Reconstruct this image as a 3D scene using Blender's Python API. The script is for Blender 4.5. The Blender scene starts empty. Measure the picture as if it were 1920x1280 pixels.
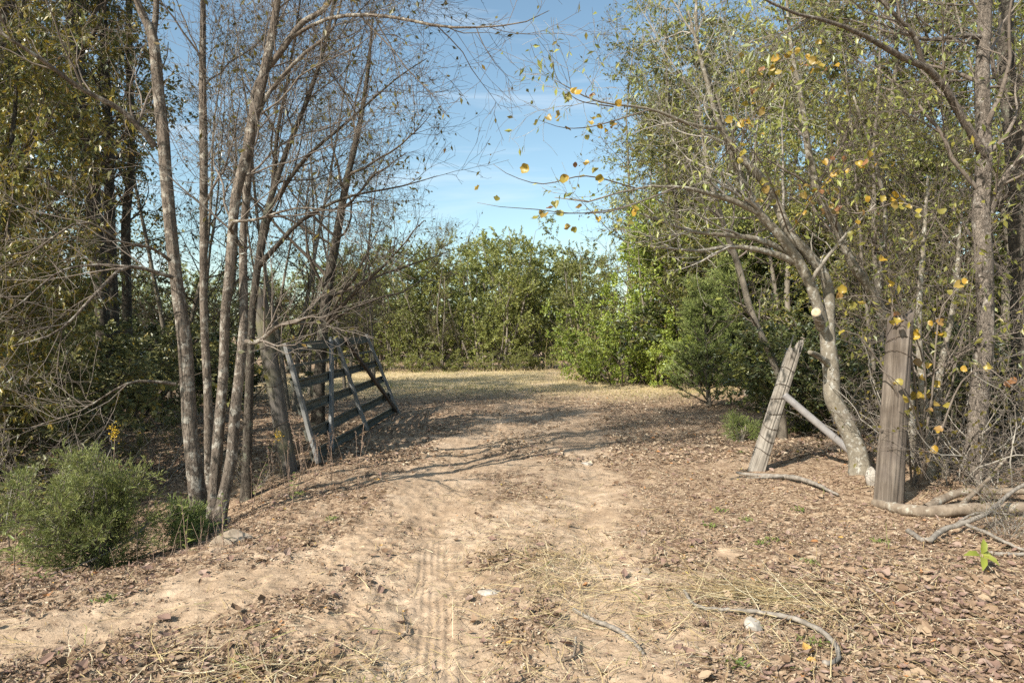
import bpy, math
import numpy as np
from mathutils import Vector, Matrix, Quaternion

R = math.radians
scene = bpy.context.scene
COL = scene.collection

# ------------------------------------------------------------------ camera
CAM_H, F, CX, HY = 1.5, 1280.0, 960.0, 630.0      # eye height, focal length in photo pixels, horizon row
cam = bpy.data.cameras.new('camera')
cam.sensor_width = 36.0
cam.lens = 36.0 * F / 1920.0
cam.shift_y = (HY - 640.0) / 1920.0
cam.clip_start, cam.clip_end = 0.05, 3000
cam_o = bpy.data.objects.new('camera', cam); COL.objects.link(cam_o)
cam_o.location = (0, 0, CAM_H); cam_o.rotation_euler = (R(90), 0, 0)
scene.camera = cam_o

# ------------------------------------------------------------------ sky and sun
SUN_EL, SUN_AZ = 38.0, 225.0       # azimuth clockwise from +Y: behind the camera to the left
world = bpy.data.worlds.new('World'); scene.world = world; world.use_nodes = True
wn, wl = world.node_tree.nodes, world.node_tree.links
bg = wn['Background']; bg.inputs['Strength'].default_value = 0.108
sky = wn.new('ShaderNodeTexSky'); sky.sky_type = 'NISHITA'; sky.sun_disc = False
sky.sun_elevation = R(SUN_EL); sky.sun_rotation = R(SUN_AZ)
sky.air_density = 1.0; sky.dust_density = 1.1; sky.ozone_density = 0.3
tc = wn.new('ShaderNodeTexCoord')
mp = wn.new('ShaderNodeMapping'); mp.inputs['Scale'].default_value = (1.4, 1.4, 15.0)
mp.inputs['Rotation'].default_value = (0, R(7), 0)
mp.inputs['Location'].default_value = (1.46, 0.0, 2.38)
wl.new(tc.outputs['Generated'], mp.inputs['Vector'])
cn = wn.new('ShaderNodeTexNoise'); cn.inputs['Scale'].default_value = 1.7
cn.inputs['Detail'].default_value = 6; cn.inputs['Roughness'].default_value = 0.55; cn.inputs['Distortion'].default_value = 0.4
wl.new(mp.outputs['Vector'], cn.inputs['Vector'])
cr = wn.new('ShaderNodeValToRGB'); cr.color_ramp.elements[0].position = 0.52; cr.color_ramp.elements[1].position = 0.80
cr.color_ramp.elements[1].color = (0.5, 0.5, 0.5, 1)
wl.new(cn.outputs['Fac'], cr.inputs['Fac'])
cm = wn.new('ShaderNodeMixRGB'); cm.inputs['Color2'].default_value = (6.0, 6.6, 7.2, 1)
wb = wn.new('ShaderNodeMixRGB'); wb.blend_type = 'MULTIPLY'; wb.inputs['Fac'].default_value = 1; wb.inputs['Color2'].default_value = (1.08, 1.19, 1.10, 1)   # the camera's white balance
wl.new(sky.outputs['Color'], wb.inputs['Color1'])
wl.new(cr.outputs['Color'], cm.inputs['Fac']); wl.new(wb.outputs['Color'], cm.inputs['Color1'])
wl.new(cm.outputs['Color'], bg.inputs['Color'])
az, el = R(SUN_AZ), R(SUN_EL)
to_sun = Vector((math.sin(az) * math.cos(el), math.cos(az) * math.cos(el), math.sin(el)))
sl = bpy.data.lights.new('sun', 'SUN'); sl.energy = 5.0; sl.angle = R(0.53); sl.color = (1.0, 0.94, 0.84)
so = bpy.data.objects.new('sun', sl); COL.objects.link(so)
so.rotation_euler = (-to_sun).to_track_quat('-Z', 'Y').to_euler(); so.location = (-20, -20, 30)
vs = scene.view_settings
vs.view_transform = 'Standard'; vs.look = 'None'; vs.exposure = 0.70; vs.gamma = 1.0; vs.use_curve_mapping = False
scene.render.engine = 'CYCLES'
scene.cycles.max_bounces = 2; scene.cycles.diffuse_bounces = 1; scene.cycles.glossy_bounces = 1; scene.cycles.use_light_tree = False
scene.cycles.transmission_bounces = 2; scene.cycles.transparent_max_bounces = 4
scene.cycles.use_denoising = False
world.cycles.sampling_method = 'MANUAL'; world.cycles.sample_map_resolution = 256

# ------------------------------------------------------------------ numbers
def hash2(ix, iy, seed):
    h = (ix.astype(np.int64) * 374761393 + iy.astype(np.int64) * 668265263 + seed * 1442695041) & 0xFFFFFFFF
    h = ((h ^ (h >> 13)) * 1274126177) & 0xFFFFFFFF
    h = (h ^ (h >> 16)) & 0xFFFFFF
    return h / float(0xFFFFFF)
def vnoise(x, y, seed=0):
    x = np.asarray(x, float); y = np.asarray(y, float)
    ix, iy = np.floor(x), np.floor(y); fx, fy = x - ix, y - iy
    fx = fx * fx * (3 - 2 * fx); fy = fy * fy * (3 - 2 * fy)
    a, b = hash2(ix, iy, seed), hash2(ix + 1, iy, seed)
    c, d = hash2(ix, iy + 1, seed), hash2(ix + 1, iy + 1, seed)
    return (a + (b - a) * fx) * (1 - fy) + (c + (d - c) * fx) * fy - 0.5
def fbm(x, y, seed=0, o=4):
    s, a = 0.0, 1.0
    for k in range(o):
        s = s + a * vnoise(x * 2 ** k + 13.7 * k, y * 2 ** k - 7.3 * k, seed + k); a *= 0.5
    return s
def sstep(a, b, x):
    t = np.clip((x - a) / (b - a), 0, 1); return t * t * (3 - 2 * t)
def nrm(v): return v / np.maximum(np.linalg.norm(v, axis=-1, keepdims=True), 1e-9)

def poly_dist(x, y, pts):
    """signed lateral offset (right positive) and arc position of the nearest point on a polyline"""
    best = np.full(np.shape(x), 1e9); lat = np.zeros(np.shape(x)); arc = np.zeros(np.shape(x)); s0 = 0
    for (ax, ay), (bx, by) in zip(pts[:-1], pts[1:]):
        dx, dy = bx - ax, by - ay; L = math.hypot(dx, dy); dx /= L; dy /= L
        t = np.clip((x - ax) * dx + (y - ay) * dy, 0, L)
        qx, qy = x - ax - t * dx, y - ay - t * dy
        d = np.hypot(qx, qy); m = d < best
        best = np.where(m, d, best); lat = np.where(m, qx * dy - qy * dx, lat); arc = np.where(m, s0 + t, arc); s0 += L
    return best, lat, arc
def smooth_path(pts, n=8):
    p = np.array(pts, float); q = np.vstack([2 * p[0] - p[1], p, 2 * p[-1] - p[-2]]); out = []
    for i in range(1, len(q) - 2):
        for t in np.linspace(0, 1, n, endpoint=False):
            out.append(0.5 * (2 * q[i] + (q[i + 1] - q[i - 1]) * t + (2 * q[i - 1] - 5 * q[i] + 4 * q[i + 1] - q[i + 2]) * t * t
                              + (-q[i - 1] + 3 * q[i] - 3 * q[i + 1] + q[i + 2]) * t ** 3))
    out.append(p[-1]); return np.array(out)

TRACK_A = smooth_path([(-.36, 1.8), (-.37, 3), (-.46, 4), (-.58, 5.2), (-.72, 7), (-.6, 9), (-.2, 12), (.3, 16), (1.0, 22), (1.8, 29), (2.5, 36)], 4)
TRACK_B = smooth_path([(.1, 1.8), (.35, 3), (.5, 4.2), (.6, 5.4), (.75, 7.2), (.95, 9), (1.2, 12), (1.75, 16), (2.4, 22), (3.2, 29), (4, 36)], 4)
TRACK_C = smooth_path([(-8, 3.1), (-4, 3.2), (-2.4, 3.5), (-1.55, 4.1), (-1.05, 5.0), (-.85, 6.5)], 4)
TREAD_2 = smooth_path([(-1.45, 2.3), (-1.15, 2.9), (-.95, 3.6), (-.86, 4.4), (-.80, 5.4)], 4)

def bareness(x, y):
    n = fbm(x * 1.1, y * 1.1, 5, 4); n2 = fbm(x * 4.2, y * 4.2, 9, 3); n3 = fbm(x * 11, y * 11, 19, 2)
    a, la, _ = poly_dist(x, y, TRACK_A); b, lb, _ = poly_dist(x, y, TRACK_B); c, _, _ = poly_dist(x, y, TRACK_C)
    far = sstep(9, 17, y)
    v = np.maximum.reduce([1.0 - a / .62, .92 - b / .50, 0.80 - c / .62])
    road = np.where((la > 0) & (lb < 0), .16, 0) + .26 * np.exp(-(b / 1.1) ** 2) + .15 * np.exp(-(a / 1.2) ** 2)
    v = np.maximum(v, road - .12) + n * 0.62 + n2 * .50 + n3 * .30
    return sstep(-.30, .85, v) * (1 - .6 * far)

def gz(x, y, fine=False):
    x = np.asarray(x, float); y = np.asarray(y, float)
    z = -.46 * np.exp(-(((x + 4.3) / 1.75) ** 4 + ((y - 6.3) / 1.75) ** 4))
    z = z + .10 * fbm(x * .23, y * .23, 1, 3) * sstep(3, 9, np.hypot(x, y - 2)) + .05 * fbm(x * .9, y * .9, 2, 3)
    z = z + .16 * np.exp(-(((x - 4.6) / 1.5) ** 2 + ((y - 7.0) / 2.2) ** 2))
    a, la, aa = poly_dist(x, y, TRACK_A); b, lb, ab = poly_dist(x, y, TRACK_B)
    fade = 1 - sstep(8, 16, y)
    z = z - .035 * np.exp(-(a / .28) ** 2) * fade - .03 * np.exp(-(b / .25) ** 2) * fade
    if fine:
        br = bareness(x, y)
        z = z + .022 * fbm(x * 4.5, y * 4.5, 21, 3) * (1 - .35 * br)
        rough = (.019 - .006 * br) * fbm(x * 17, y * 17, 31, 3) - .010 * sstep(.12, .34, fbm(x * 9, y * 9, 33, 2))
        wa = sstep(.30, .55, br) * (1 - sstep(4.3, 6.2, y)) * sstep(-.55, .1, fbm(x * 2.3, y * 2.3, 44, 3))
        tyre = (np.abs(la) < .098) & (a < .2)
        groove = np.zeros_like(z)
        for u in (-.078, -.030, .014, .058):
            groove += np.exp(-((la - u + .004 * np.sin(aa * 9)) / .0085) ** 2)
        lug = .5 + .5 * np.sin((aa + np.abs(la) * .5) * 2 * np.pi / .042)
        z = z + wa * np.where(tyre, -.005 + .0105 * groove + .0015 * lug * (1 - np.clip(groove, 0, 1)), .007 * np.exp(-((a - .12) / .03) ** 2))
        rough = rough * np.where(tyre, 1 - .5 * wa, 1)
        c, lc, ac = poly_dist(x, y, TREAD_2)
        wc = sstep(.25, .5, br) * np.exp(-(c / .17) ** 6) * sstep(-.2, .3, fbm(x * 3, y * 3, 45, 3))
        lugs = sstep(.2, .6, np.sin((ac + np.abs(lc) * .9 + .03 * vnoise(x * 9, y * 9, 46)) * 2 * np.pi / .075)) * sstep(.015, .04, np.abs(lc))
        z = z + wc * (-.007 + .016 * lugs)
        d, ld, ad = poly_dist(x, y, TRACK_B)
        wd = sstep(.3, .55, br) * np.exp(-(d / .13) ** 6) * sstep(4.2, 4.8, y) * (1 - sstep(6.2, 6.8, y))
        z = z + wd * (-.014 + .012 * sstep(.1, .6, np.sin((ad + np.abs(ld) * .5) * 2 * np.pi / .06)))
        z = z + rough
    return z
def gz1(x, y): return float(gz(np.array([x]), np.array([y]))[0])

def W(px, py, d): return np.array([(px - CX) / F * d, d, CAM_H - (py - HY) / F * d])
def G(px, d):
    x = (px - CX) / F * d; return np.array([x, d, gz1(x, d)])

# ------------------------------------------------------------------ materials
def mat_new(name):
    m = bpy.data.materials.new(name); m.use_nodes = True
    nt = m.node_tree; nt.nodes.clear()
    return m, nt.nodes, nt.links
def ramp(n, stops, interp='LINEAR'):
    r = n.new('ShaderNodeValToRGB'); r.color_ramp.interpolation = interp
    e = r.color_ramp.elements
    while len(e) < len(stops): e.new(0.5)
    for k, (p, c) in enumerate(stops):
        e[k].position = p; e[k].color = (*c, 1)
    return r
def noise(n, l, vec, scale, detail=4, rough=.55, dist=0):
    t = n.new('ShaderNodeTexNoise'); t.inputs['Scale'].default_value = scale; t.inputs['Detail'].default_value = detail
    t.inputs['Roughness'].default_value = rough; t.inputs['Distortion'].default_value = dist
    if vec is not None: l.new(vec, t.inputs['Vector'])
    return t

def leaf_mat(name, cols, trans=.38, gloss=.12, obj_var=.25):
    m, n, l = mat_new(name)
    at = n.new('ShaderNodeAttribute'); at.attribute_name = 'rnd'
    k = len(cols)
    r = ramp(n, [(i / max(k - 1, 1), c) for i, c in enumerate(cols)])
    l.new(at.outputs['Fac'], r.inputs['Fac'])
    oi = n.new('ShaderNodeObjectInfo')
    hs = n.new('ShaderNodeHueSaturation'); hs.inputs['Saturation'].default_value = 1.12
    mr = n.new('ShaderNodeMapRange'); mr.inputs['To Min'].default_value = 1 - obj_var; mr.inputs['To Max'].default_value = 1 + obj_var
    l.new(oi.outputs['Random'], mr.inputs['Value']); l.new(mr.outputs[0], hs.inputs['Value'])
    l.new(r.outputs['Color'], hs.inputs['Color'])
    df = n.new('ShaderNodeBsdfDiffuse'); tr = n.new('ShaderNodeBsdfTranslucent'); gl = n.new('ShaderNodeBsdfGlossy')
    gl.inputs['Roughness'].default_value = .42; gl.inputs['Color'].default_value = (.8, .85, .9, 1)
    l.new(hs.outputs['Color'], df.inputs['Color']); l.new(hs.outputs['Color'], tr.inputs['Color'])
    m1 = n.new('ShaderNodeMixShader'); m1.inputs[0].default_value = trans
    l.new(df.outputs[0], m1.inputs[1]); l.new(tr.outputs[0], m1.inputs[2])
    fr = n.new('ShaderNodeLayerWeight'); fr.inputs['Blend'].default_value = .25
    mu = n.new('ShaderNodeMath'); mu.operation = 'MULTIPLY_ADD'; mu.inputs[1].default_value = gloss * 1.5; mu.inputs[2].default_value = gloss * .25
    l.new(fr.outputs['Fresnel'], mu.inputs[0])
    m2 = n.new('ShaderNodeMixShader'); l.new(mu.outputs[0], m2.inputs[0]); l.new(m1.outputs[0], m2.inputs[1]); l.new(gl.outputs[0], m2.inputs[2])
    o = n.new('ShaderNodeOutputMaterial'); l.new(m2.outputs[0], o.inputs['Surface'])
    return m

def bark_mat(name, dark, light, lichen=None, lichen_amt=.45, scale=14, stretch=.28, bump=.6, crack=True):
    m, n, l = mat_new(name)
    tc = n.new('ShaderNodeTexCoord'); mp = n.new('ShaderNodeMapping'); mp.inputs['Scale'].default_value = (1, 1, stretch)
    l.new(tc.outputs['Object'], mp.inputs['Vector'])
    a = noise(n, l, mp.outputs[0], scale, 6, .6, .3)
    b = noise(n, l, tc.outputs['Object'], scale * .35, 3)
    v = n.new('ShaderNodeTexVoronoi'); v.feature = 'DISTANCE_TO_EDGE'; v.inputs['Scale'].default_value = scale * 2.6
    wv = noise(n, l, mp.outputs[0], scale * 1.5, 3); mixv = n.new('ShaderNodeMixRGB'); mixv.inputs[0].default_value = .12
    l.new(mp.outputs[0], mixv.inputs[1]); l.new(wv.outputs['Color'], mixv.inputs[2]); l.new(mixv.outputs[0], v.inputs['Vector'])
    rv = ramp(n, [(0, (.15, .15, .15)), (.11, (1, 1, 1))]); l.new(v.outputs['Distance'], rv.inputs['Fac'])
    r = ramp(n, [(.28, dark), (.72, light)]); l.new(a.outputs['Fac'], r.inputs['Fac'])
    col = r.outputs['Color']
    if crack:
        mc = n.new('ShaderNodeMixRGB'); mc.blend_type = 'MULTIPLY'; mc.inputs[0].default_value = .55
        l.new(col, mc.inputs[1]); l.new(rv.outputs['Color'], mc.inputs[2]); col = mc.outputs[0]
    if lichen:
        ln = noise(n, l, tc.outputs['Object'], scale * .9, 5, .65, .2)
        lr = ramp(n, [(.62 - lichen_amt * .25, (0, 0, 0)), (.70 - lichen_amt * .2, (1, 1, 1))]); l.new(ln.outputs['Fac'], lr.inputs['Fac'])
        ml = n.new('ShaderNodeMixRGB'); l.new(lr.outputs['Color'], ml.inputs[0]); l.new(col, ml.inputs[1]); ml.inputs[2].default_value = (*lichen, 1); col = ml.outputs[0]
    p = n.new('ShaderNodeBsdfPrincipled'); p.inputs['Roughness'].default_value = .9; p.inputs['Specular IOR Level'].default_value = .2
    l.new(col, p.inputs['Base Color'])
    ad = n.new('ShaderNodeMath'); ad.operation = 'MULTIPLY_ADD'; ad.inputs[1].default_value = .5 if crack else 0
    l.new(rv.outputs['Color'], ad.inputs[0]); l.new(a.outputs['Fac'], ad.inputs[2])
    bp = n.new('ShaderNodeBump'); bp.inputs['Strength'].default_value = bump; bp.inputs['Distance'].default_value = .02
    l.new(ad.outputs[0], bp.inputs['Height']); l.new(bp.outputs[0], p.inputs['Normal'])
    o = n.new('ShaderNodeOutputMaterial'); l.new(p.outputs[0], o.inputs['Surface'])
    return m

def wood_mat(name, dark, mid, light, scale=9, tint=None):
    m, n, l = mat_new(name)
    tc = n.new('ShaderNodeTexCoord'); mp = n.new('ShaderNodeMapping'); mp.inputs['Scale'].default_value = (1, 1, .06)
    l.new(tc.outputs['Object'], mp.inputs['Vector'])
    a = noise(n, l, mp.outputs[0], scale * 4, 6, .65, .4); b = noise(n, l, tc.outputs['Object'], 3.2, 4, .6, .3)
    r = ramp(n, [(.25, dark), (.5, mid), (.75, light)]); l.new(a.outputs['Fac'], r.inputs['Fac'])
    rb = ramp(n, [(.3, (.45, .42, .4)), (.65, (1, 1, 1))]); l.new(b.outputs['Fac'], rb.inputs['Fac'])
    mm = n.new('ShaderNodeMixRGB'); mm.blend_type = 'MULTIPLY'; mm.inputs[0].default_value = .8
    l.new(r.outputs[0], mm.inputs[1]); l.new(rb.outputs[0], mm.inputs[2]); col = mm.outputs[0]
    if tint:
        t = noise(n, l, tc.outputs['Object'], 2.0, 3); rt = ramp(n, [(.46, (0, 0, 0)), (.62, (.75, .75, .75))]); l.new(t.outputs['Fac'], rt.inputs['Fac'])
        mt = n.new('ShaderNodeMixRGB'); l.new(rt.outputs[0], mt.inputs[0]); l.new(col, mt.inputs[1]); mt.inputs[2].default_value = (*tint, 1); col = mt.outputs[0]
    p = n.new('ShaderNodeBsdfPrincipled'); p.inputs['Roughness'].default_value = .88; p.inputs['Specular IOR Level'].default_value = .2
    l.new(col, p.inputs['Base Color'])
    bp = n.new('ShaderNodeBump'); bp.inputs['Strength'].default_value = .7; bp.inputs['Distance'].default_value = .012
    l.new(a.outputs['Fac'], bp.inputs['Height']); l.new(bp.outputs[0], p.inputs['Normal'])
    o = n.new('ShaderNodeOutputMaterial'); l.new(p.outputs[0], o.inputs['Surface'])
    return m

def plain_mat(name, c1, c2, scale=8, rough=.8, metal=0, bump=.2):
    m, n, l = mat_new(name)
    tc = n.new('ShaderNodeTexCoord'); a = noise(n, l, tc.outputs['Object'], scale, 5, .6)
    r = ramp(n, [(.3, c1), (.7, c2)]); l.new(a.outputs['Fac'], r.inputs['Fac'])
    p = n.new('ShaderNodeBsdfPrincipled'); p.inputs['Roughness'].default_value = rough; p.inputs['Metallic'].default_value = metal
    p.inputs['Specular IOR Level'].default_value = .3
    l.new(r.outputs[0], p.inputs['Base Color'])
    bp = n.new('ShaderNodeBump'); bp.inputs['Strength'].default_value = bump; bp.inputs['Distance'].default_value = .01
    l.new(a.outputs['Fac'], bp.inputs['Height']); l.new(bp.outputs[0], p.inputs['Normal'])
    o = n.new('ShaderNodeOutputMaterial'); l.new(p.outputs[0], o.inputs['Surface'])
    return m

def rnd_mat(name, stops, rough=.85, trans=.15, interp='CONSTANT'):
    """dry leaves and straw: colour picked per piece"""
    m, n, l = mat_new(name)
    at = n.new('ShaderNodeAttribute'); at.attribute_name = 'rnd'
    r = ramp(n, stops, interp); l.new(at.outputs['Fac'], r.inputs['Fac'])
    df = n.new('ShaderNodeBsdfDiffuse'); tr = n.new('ShaderNodeBsdfTranslucent')
    l.new(r.outputs[0], df.inputs['Color']); l.new(r.outputs[0], tr.inputs['Color'])
    mx = n.new('ShaderNodeMixShader'); mx.inputs[0].default_value = trans
    l.new(df.outputs[0], mx.inputs[1]); l.new(tr.outputs[0], mx.inputs[2])
    o = n.new('ShaderNodeOutputMaterial'); l.new(mx.outputs[0], o.inputs['Surface'])
    return m

def ground_mat():
    m, n, l = mat_new('ground_soil_and_litter')
    geo = n.new('ShaderNodeNewGeometry'); pos = geo.outputs['Position']
    at = n.new('ShaderNodeAttribute'); at.attribute_name = 'bare'
    gr = n.new('ShaderNodeAttribute'); gr.attribute_name = 'grass'
    n1 = noise(n, l, pos, 1.3, 5, .6, .3); n2 = noise(n, l, pos, 9, 6, .65); n3 = noise(n, l, pos, 70, 4, .7)
    soil = ramp(n, [(.25, (.34, .245, .165)), (.5, (.455, .34, .235)), (.75, (.56, .44, .325))]); l.new(n1.outputs['Fac'], soil.inputs['Fac'])
    soil2 = ramp(n, [(.3, (.55, .50, .46)), (.62, (1.08, 1.06, 1.04))]); l.new(n2.outputs['Fac'], soil2.inputs['Fac'])
    ms = n.new('ShaderNodeMixRGB'); ms.blend_type = 'MULTIPLY'; ms.inputs[0].default_value = .8
    l.new(soil.outputs[0], ms.inputs[1]); l.new(soil2.outputs[0], ms.inputs[2])
    # litter: small brown fragments
    v = n.new('ShaderNodeTexVoronoi'); v.inputs['Scale'].default_value = 38; v.inputs['Randomness'].default_value = 1
    wmix = n.new('ShaderNodeMixRGB'); wmix.blend_type = 'ADD'; wmix.inputs[0].default_value = .05
    l.new(pos, wmix.inputs[1]); l.new(n2.outputs['Color'], wmix.inputs[2]); l.new(wmix.outputs[0], v.inputs['Vector'])
    sep = n.new('ShaderNodeSeparateColor'); l.new(v.outputs['Color'], sep.inputs[0])
    lit = ramp(n, [(0, (.13, .085, .056)), (.3, (.23, .155, .10)), (.55, (.32, .225, .15)), (.8, (.40, .295, .20)), (1, (.50, .39, .275))])
    l.new(sep.outputs[0], lit.inputs['Fac'])
    ml = n.new('ShaderNodeMixRGB'); ml.blend_type = 'MULTIPLY'; ml.inputs[0].default_value = .6
    l.new(lit.outputs[0], ml.inputs[1]); l.new(soil2.outputs[0], ml.inputs[2])
    # far clearing: straw and a little green
    gc = ramp(n, [(.3, (.34, .30, .13)), (.45, (.50, .39, .22)), (.7, (.58, .46, .29))]); l.new(n1.outputs['Fac'], gc.inputs['Fac'])
    mg = n.new('ShaderNodeMixRGB'); l.new(gr.outputs['Fac'], mg.inputs[0]); l.new(ml.outputs[0], mg.inputs[1]); l.new(gc.outputs[0], mg.inputs[2])
    th = n.new('ShaderNodeMath'); th.operation = 'ADD'; thn = n.new('ShaderNodeMath'); thn.operation = 'MULTIPLY_ADD'
    thn.inputs[1].default_value = .9; thn.inputs[2].default_value = -.45
    l.new(n2.outputs['Fac'], thn.inputs[0]); l.new(at.outputs['Fac'], th.inputs[0]); l.new(thn.outputs[0], th.inputs[1])
    sm = ramp(n, [(.2, (0, 0, 0)), (.62, (1, 1, 1))]); l.new(th.outputs[0], sm.inputs['Fac'])
    mx = n.new('ShaderNodeMixRGB'); l.new(sm.outputs[0], mx.inputs[0]); l.new(mg.outputs[0], mx.inputs[1]); l.new(ms.outputs[0], mx.inputs[2])
    p = n.new('ShaderNodeBsdfPrincipled'); p.inputs['Roughness'].default_value = .95; p.inputs['Specular IOR Level'].default_value = .1
    l.new(mx.outputs[0], p.inputs['Base Color'])
    b1 = n.new('ShaderNodeBump'); b1.inputs['Strength'].default_value = .8; b1.inputs['Distance'].default_value = .03
    l.new(n2.outputs['Fac'], b1.inputs['Height'])
    b2 = n.new('ShaderNodeBump'); b2.inputs['Strength'].default_value = .45; b2.inputs['Distance'].default_value = .012
    l.new(n3.outputs['Fac'], b2.inputs['Height']); l.new(b1.outputs[0], b2.inputs['Normal']); l.new(b2.outputs[0], p.inputs['Normal'])
    o = n.new('ShaderNodeOutputMaterial'); l.new(p.outputs[0], o.inputs['Surface'])
    return m

M = {
 'ground': ground_mat(),
 'bark_rough': bark_mat('bark_grey_furrowed', (.07, .055, .043), (.235, .19, .15), (.34, .31, .26), .38, 13, .22, .6),
 'bark_pale': bark_mat('bark_smooth_lichen', (.14, .12, .092), (.28, .245, .19), (.40, .385, .34), .36, 24, .6, .5, False),
 'bark_warty': bark_mat('bark_warty', (.09, .074, .06), (.27, .225, .185), (.34, .31, .27), .15, 17, .4, .7),
 'bark_dark': bark_mat('bark_dark', (.05, .042, .034), (.13, .108, .085), (.20, .20, .15), .25, 12, .3, .7),  # tones lowered to put woodland shade into the bark; also colours post knots
 'bark_slim': bark_mat('bark_slim', (.12, .10, .078), (.27, .235, .185), None, 0, 12, .35, .4, False),
 'twig_grey': plain_mat('twig_grey', (.12, .095, .075), (.24, .20, .165), 5, .9),
 'twig_pale': plain_mat('twig_pale', (.22, .195, .165), (.40, .365, .31), 6, .9),
 'twig_brown': plain_mat('twig_brown', (.075, .058, .044), (.15, .12, .09), 5, .9),
 'post_grey': wood_mat('weathered_post', (.12, .105, .09), (.34, .305, .26), (.50, .46, .40)),
 'post_purple': wood_mat('weathered_purple_post', (.05, .041, .034), (.165, .135, .108), (.30, .255, .21), 9, (.11, .09, .08)),
 'post_green': wood_mat('mossy_post', (.06, .055, .05), (.15, .135, .12), (.24, .22, .19), 8, (.17, .16, .07)),
 'gate': wood_mat('weathered_gate', (.13, .13, .125), (.27, .27, .26), (.42, .41, .39), 6),
 'gate_rail': wood_mat('weathered_gate_rail', (.07, .07, .058), (.145, .145, .12), (.22, .22, .18), 6),
 'brace': wood_mat('brown_gate_brace', (.06, .045, .035), (.13, .10, .08), (.20, .16, .13), 6),
 'pipe': plain_mat('galvanised_pipe', (.27, .25, .24), (.40, .38, .37), 9, .55, .15, .05),
 'wire': plain_mat('rusty_wire', (.05, .04, .035), (.12, .085, .06), 30, .7, .5),
 'drygrass': plain_mat('tall_dry_grass', (.36, .26, .13), (.56, .44, .25), 6, .9),
 'stone': plain_mat('pale_stone', (.26, .225, .185), (.44, .40, .35), 9, .9, 0, .6),
 'stone_tan': plain_mat('tan_stone', (.24, .185, .13), (.42, .34, .26), 7, .9, 0, .7),
 'cutwood': plain_mat('fresh_cut_wood', (.46, .33, .19), (.62, .52, .37), 26, .8),
 'stick': bark_mat('bleached_stick', (.13, .11, .09), (.33, .29, .245), None, 0, 30, .2, .5, False),
 'log': bark_mat('fallen_log_bark', (.12, .09, .065), (.30, .24, .18), (.36, .33, .27), .25, 16, .5, .6, False),
 'litter': rnd_mat('dry_leaf_litter', [(0, (0.19, 0.125, 0.082)), (0.1, (0.29, 0.2, 0.135)), (0.26, (0.38, 0.28, 0.19)), (0.46, (0.46, 0.355, 0.25)), (0.66, (0.25, 0.165, 0.13)), (0.73, (0.34, 0.245, 0.195)), (0.79, (0.52, 0.415, 0.295)), (0.9, (0.58, 0.48, 0.36)), (0.967, (0.4, 0.2, 0.09)), (0.982, (0.54, 0.32, 0.1)), (0.994, (0.52, 0.42, 0.1))]),
 'straw': rnd_mat('dry_straw', [(0, (.36, .26, .13)), (.25, (.50, .38, .20)), (.55, (.60, .49, .29)), (.85, (.68, .60, .42)), (.97, (.24, .27, .08))], trans=.25),
 'grass': rnd_mat('short_grass', [(0, (.20, .23, .07)), (.22, (.34, .31, .13)), (.42, (.52, .42, .23)), (.75, (.64, .52, .31))], trans=.3),
 'l_thicket': leaf_mat('leaf_thicket', [(0.119, 0.136, 0.044), (0.198, 0.22, 0.068), (0.284, 0.299, 0.098), (0.383, 0.381, 0.13), (0.488, 0.462, 0.169)]),
 'l_yellowgreen': leaf_mat('leaf_yellow_green', [(0.16, 0.209, 0.048), (0.256, 0.32, 0.073), (0.352, 0.419, 0.103), (0.447, 0.492, 0.133), (0.512, 0.516, 0.157)]),
 'l_olive': leaf_mat('leaf_olive', [(0.091, 0.106, 0.036), (0.156, 0.169, 0.054), (0.234, 0.231, 0.072), (0.325, 0.294, 0.084), (0.468, 0.35, 0.084)]),
 'l_autumn': leaf_mat('leaf_autumn', [(.08, .095, .032), (.14, .15, .05), (.21, .19, .06), (.33, .25, .06), (.26, .15, .06)]),
 'l_shade_dark': leaf_mat('leaf_shade_dark', [(.035, .045, .02), (.06, .075, .03), (.09, .105, .04), (.13, .13, .05), (.20, .16, .05)]),  # leaf tones lowered so understory bushes carry the deep shade in their colour
 'l_vine': leaf_mat('leaf_vine', [(.10, .11, .055), (.15, .16, .08), (.21, .21, .10), (.28, .26, .11), (.46, .32, .07)], gloss=.08),
 'l_sparse': leaf_mat('leaf_sparse', [(.07, .065, .03), (.12, .11, .035), (.20, .17, .05), (.24, .14, .06)]),
 'l_cedar': leaf_mat('leaf_cedar', [(0.101, 0.12, 0.05), (0.166, 0.189, 0.07), (0.239, 0.258, 0.1), (0.331, 0.327, 0.13)], .2, .06, .08),
 'l_cedar_dark': leaf_mat('leaf_cedar_dark', [(0.113, 0.146, 0.058), (0.162, 0.201, 0.075), (0.226, 0.262, 0.097), (0.311, 0.335, 0.124)], .2, .06, .05),
 'l_big': leaf_mat('leaf_big_yellow', [(0.487, 0.355, 0.09), (0.468, 0.283, 0.08), (0.355, 0.319, 0.09), (0.431, 0.221, 0.12), (0.254, 0.257, 0.07), (0.3, 0.141, 0.09)], .42, .12, .12),
 'l_weed': leaf_mat('leaf_weed', [(.12, .17, .05), (.20, .24, .08), (.30, .30, .12)], .35, .1, .1),
 'l_sapling': leaf_mat('leaf_sapling', [(.27, .31, .07), (.38, .39, .11)], .45, .12, .1),
 'gold': plain_mat('goldenrod_flower', (.45, .27, .02), (.62, .42, .04), 40, .9),
 'seedhead': plain_mat('dry_seedhead', (.25, .17, .12), (.40, .29, .22), 30, .9),
}

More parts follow.
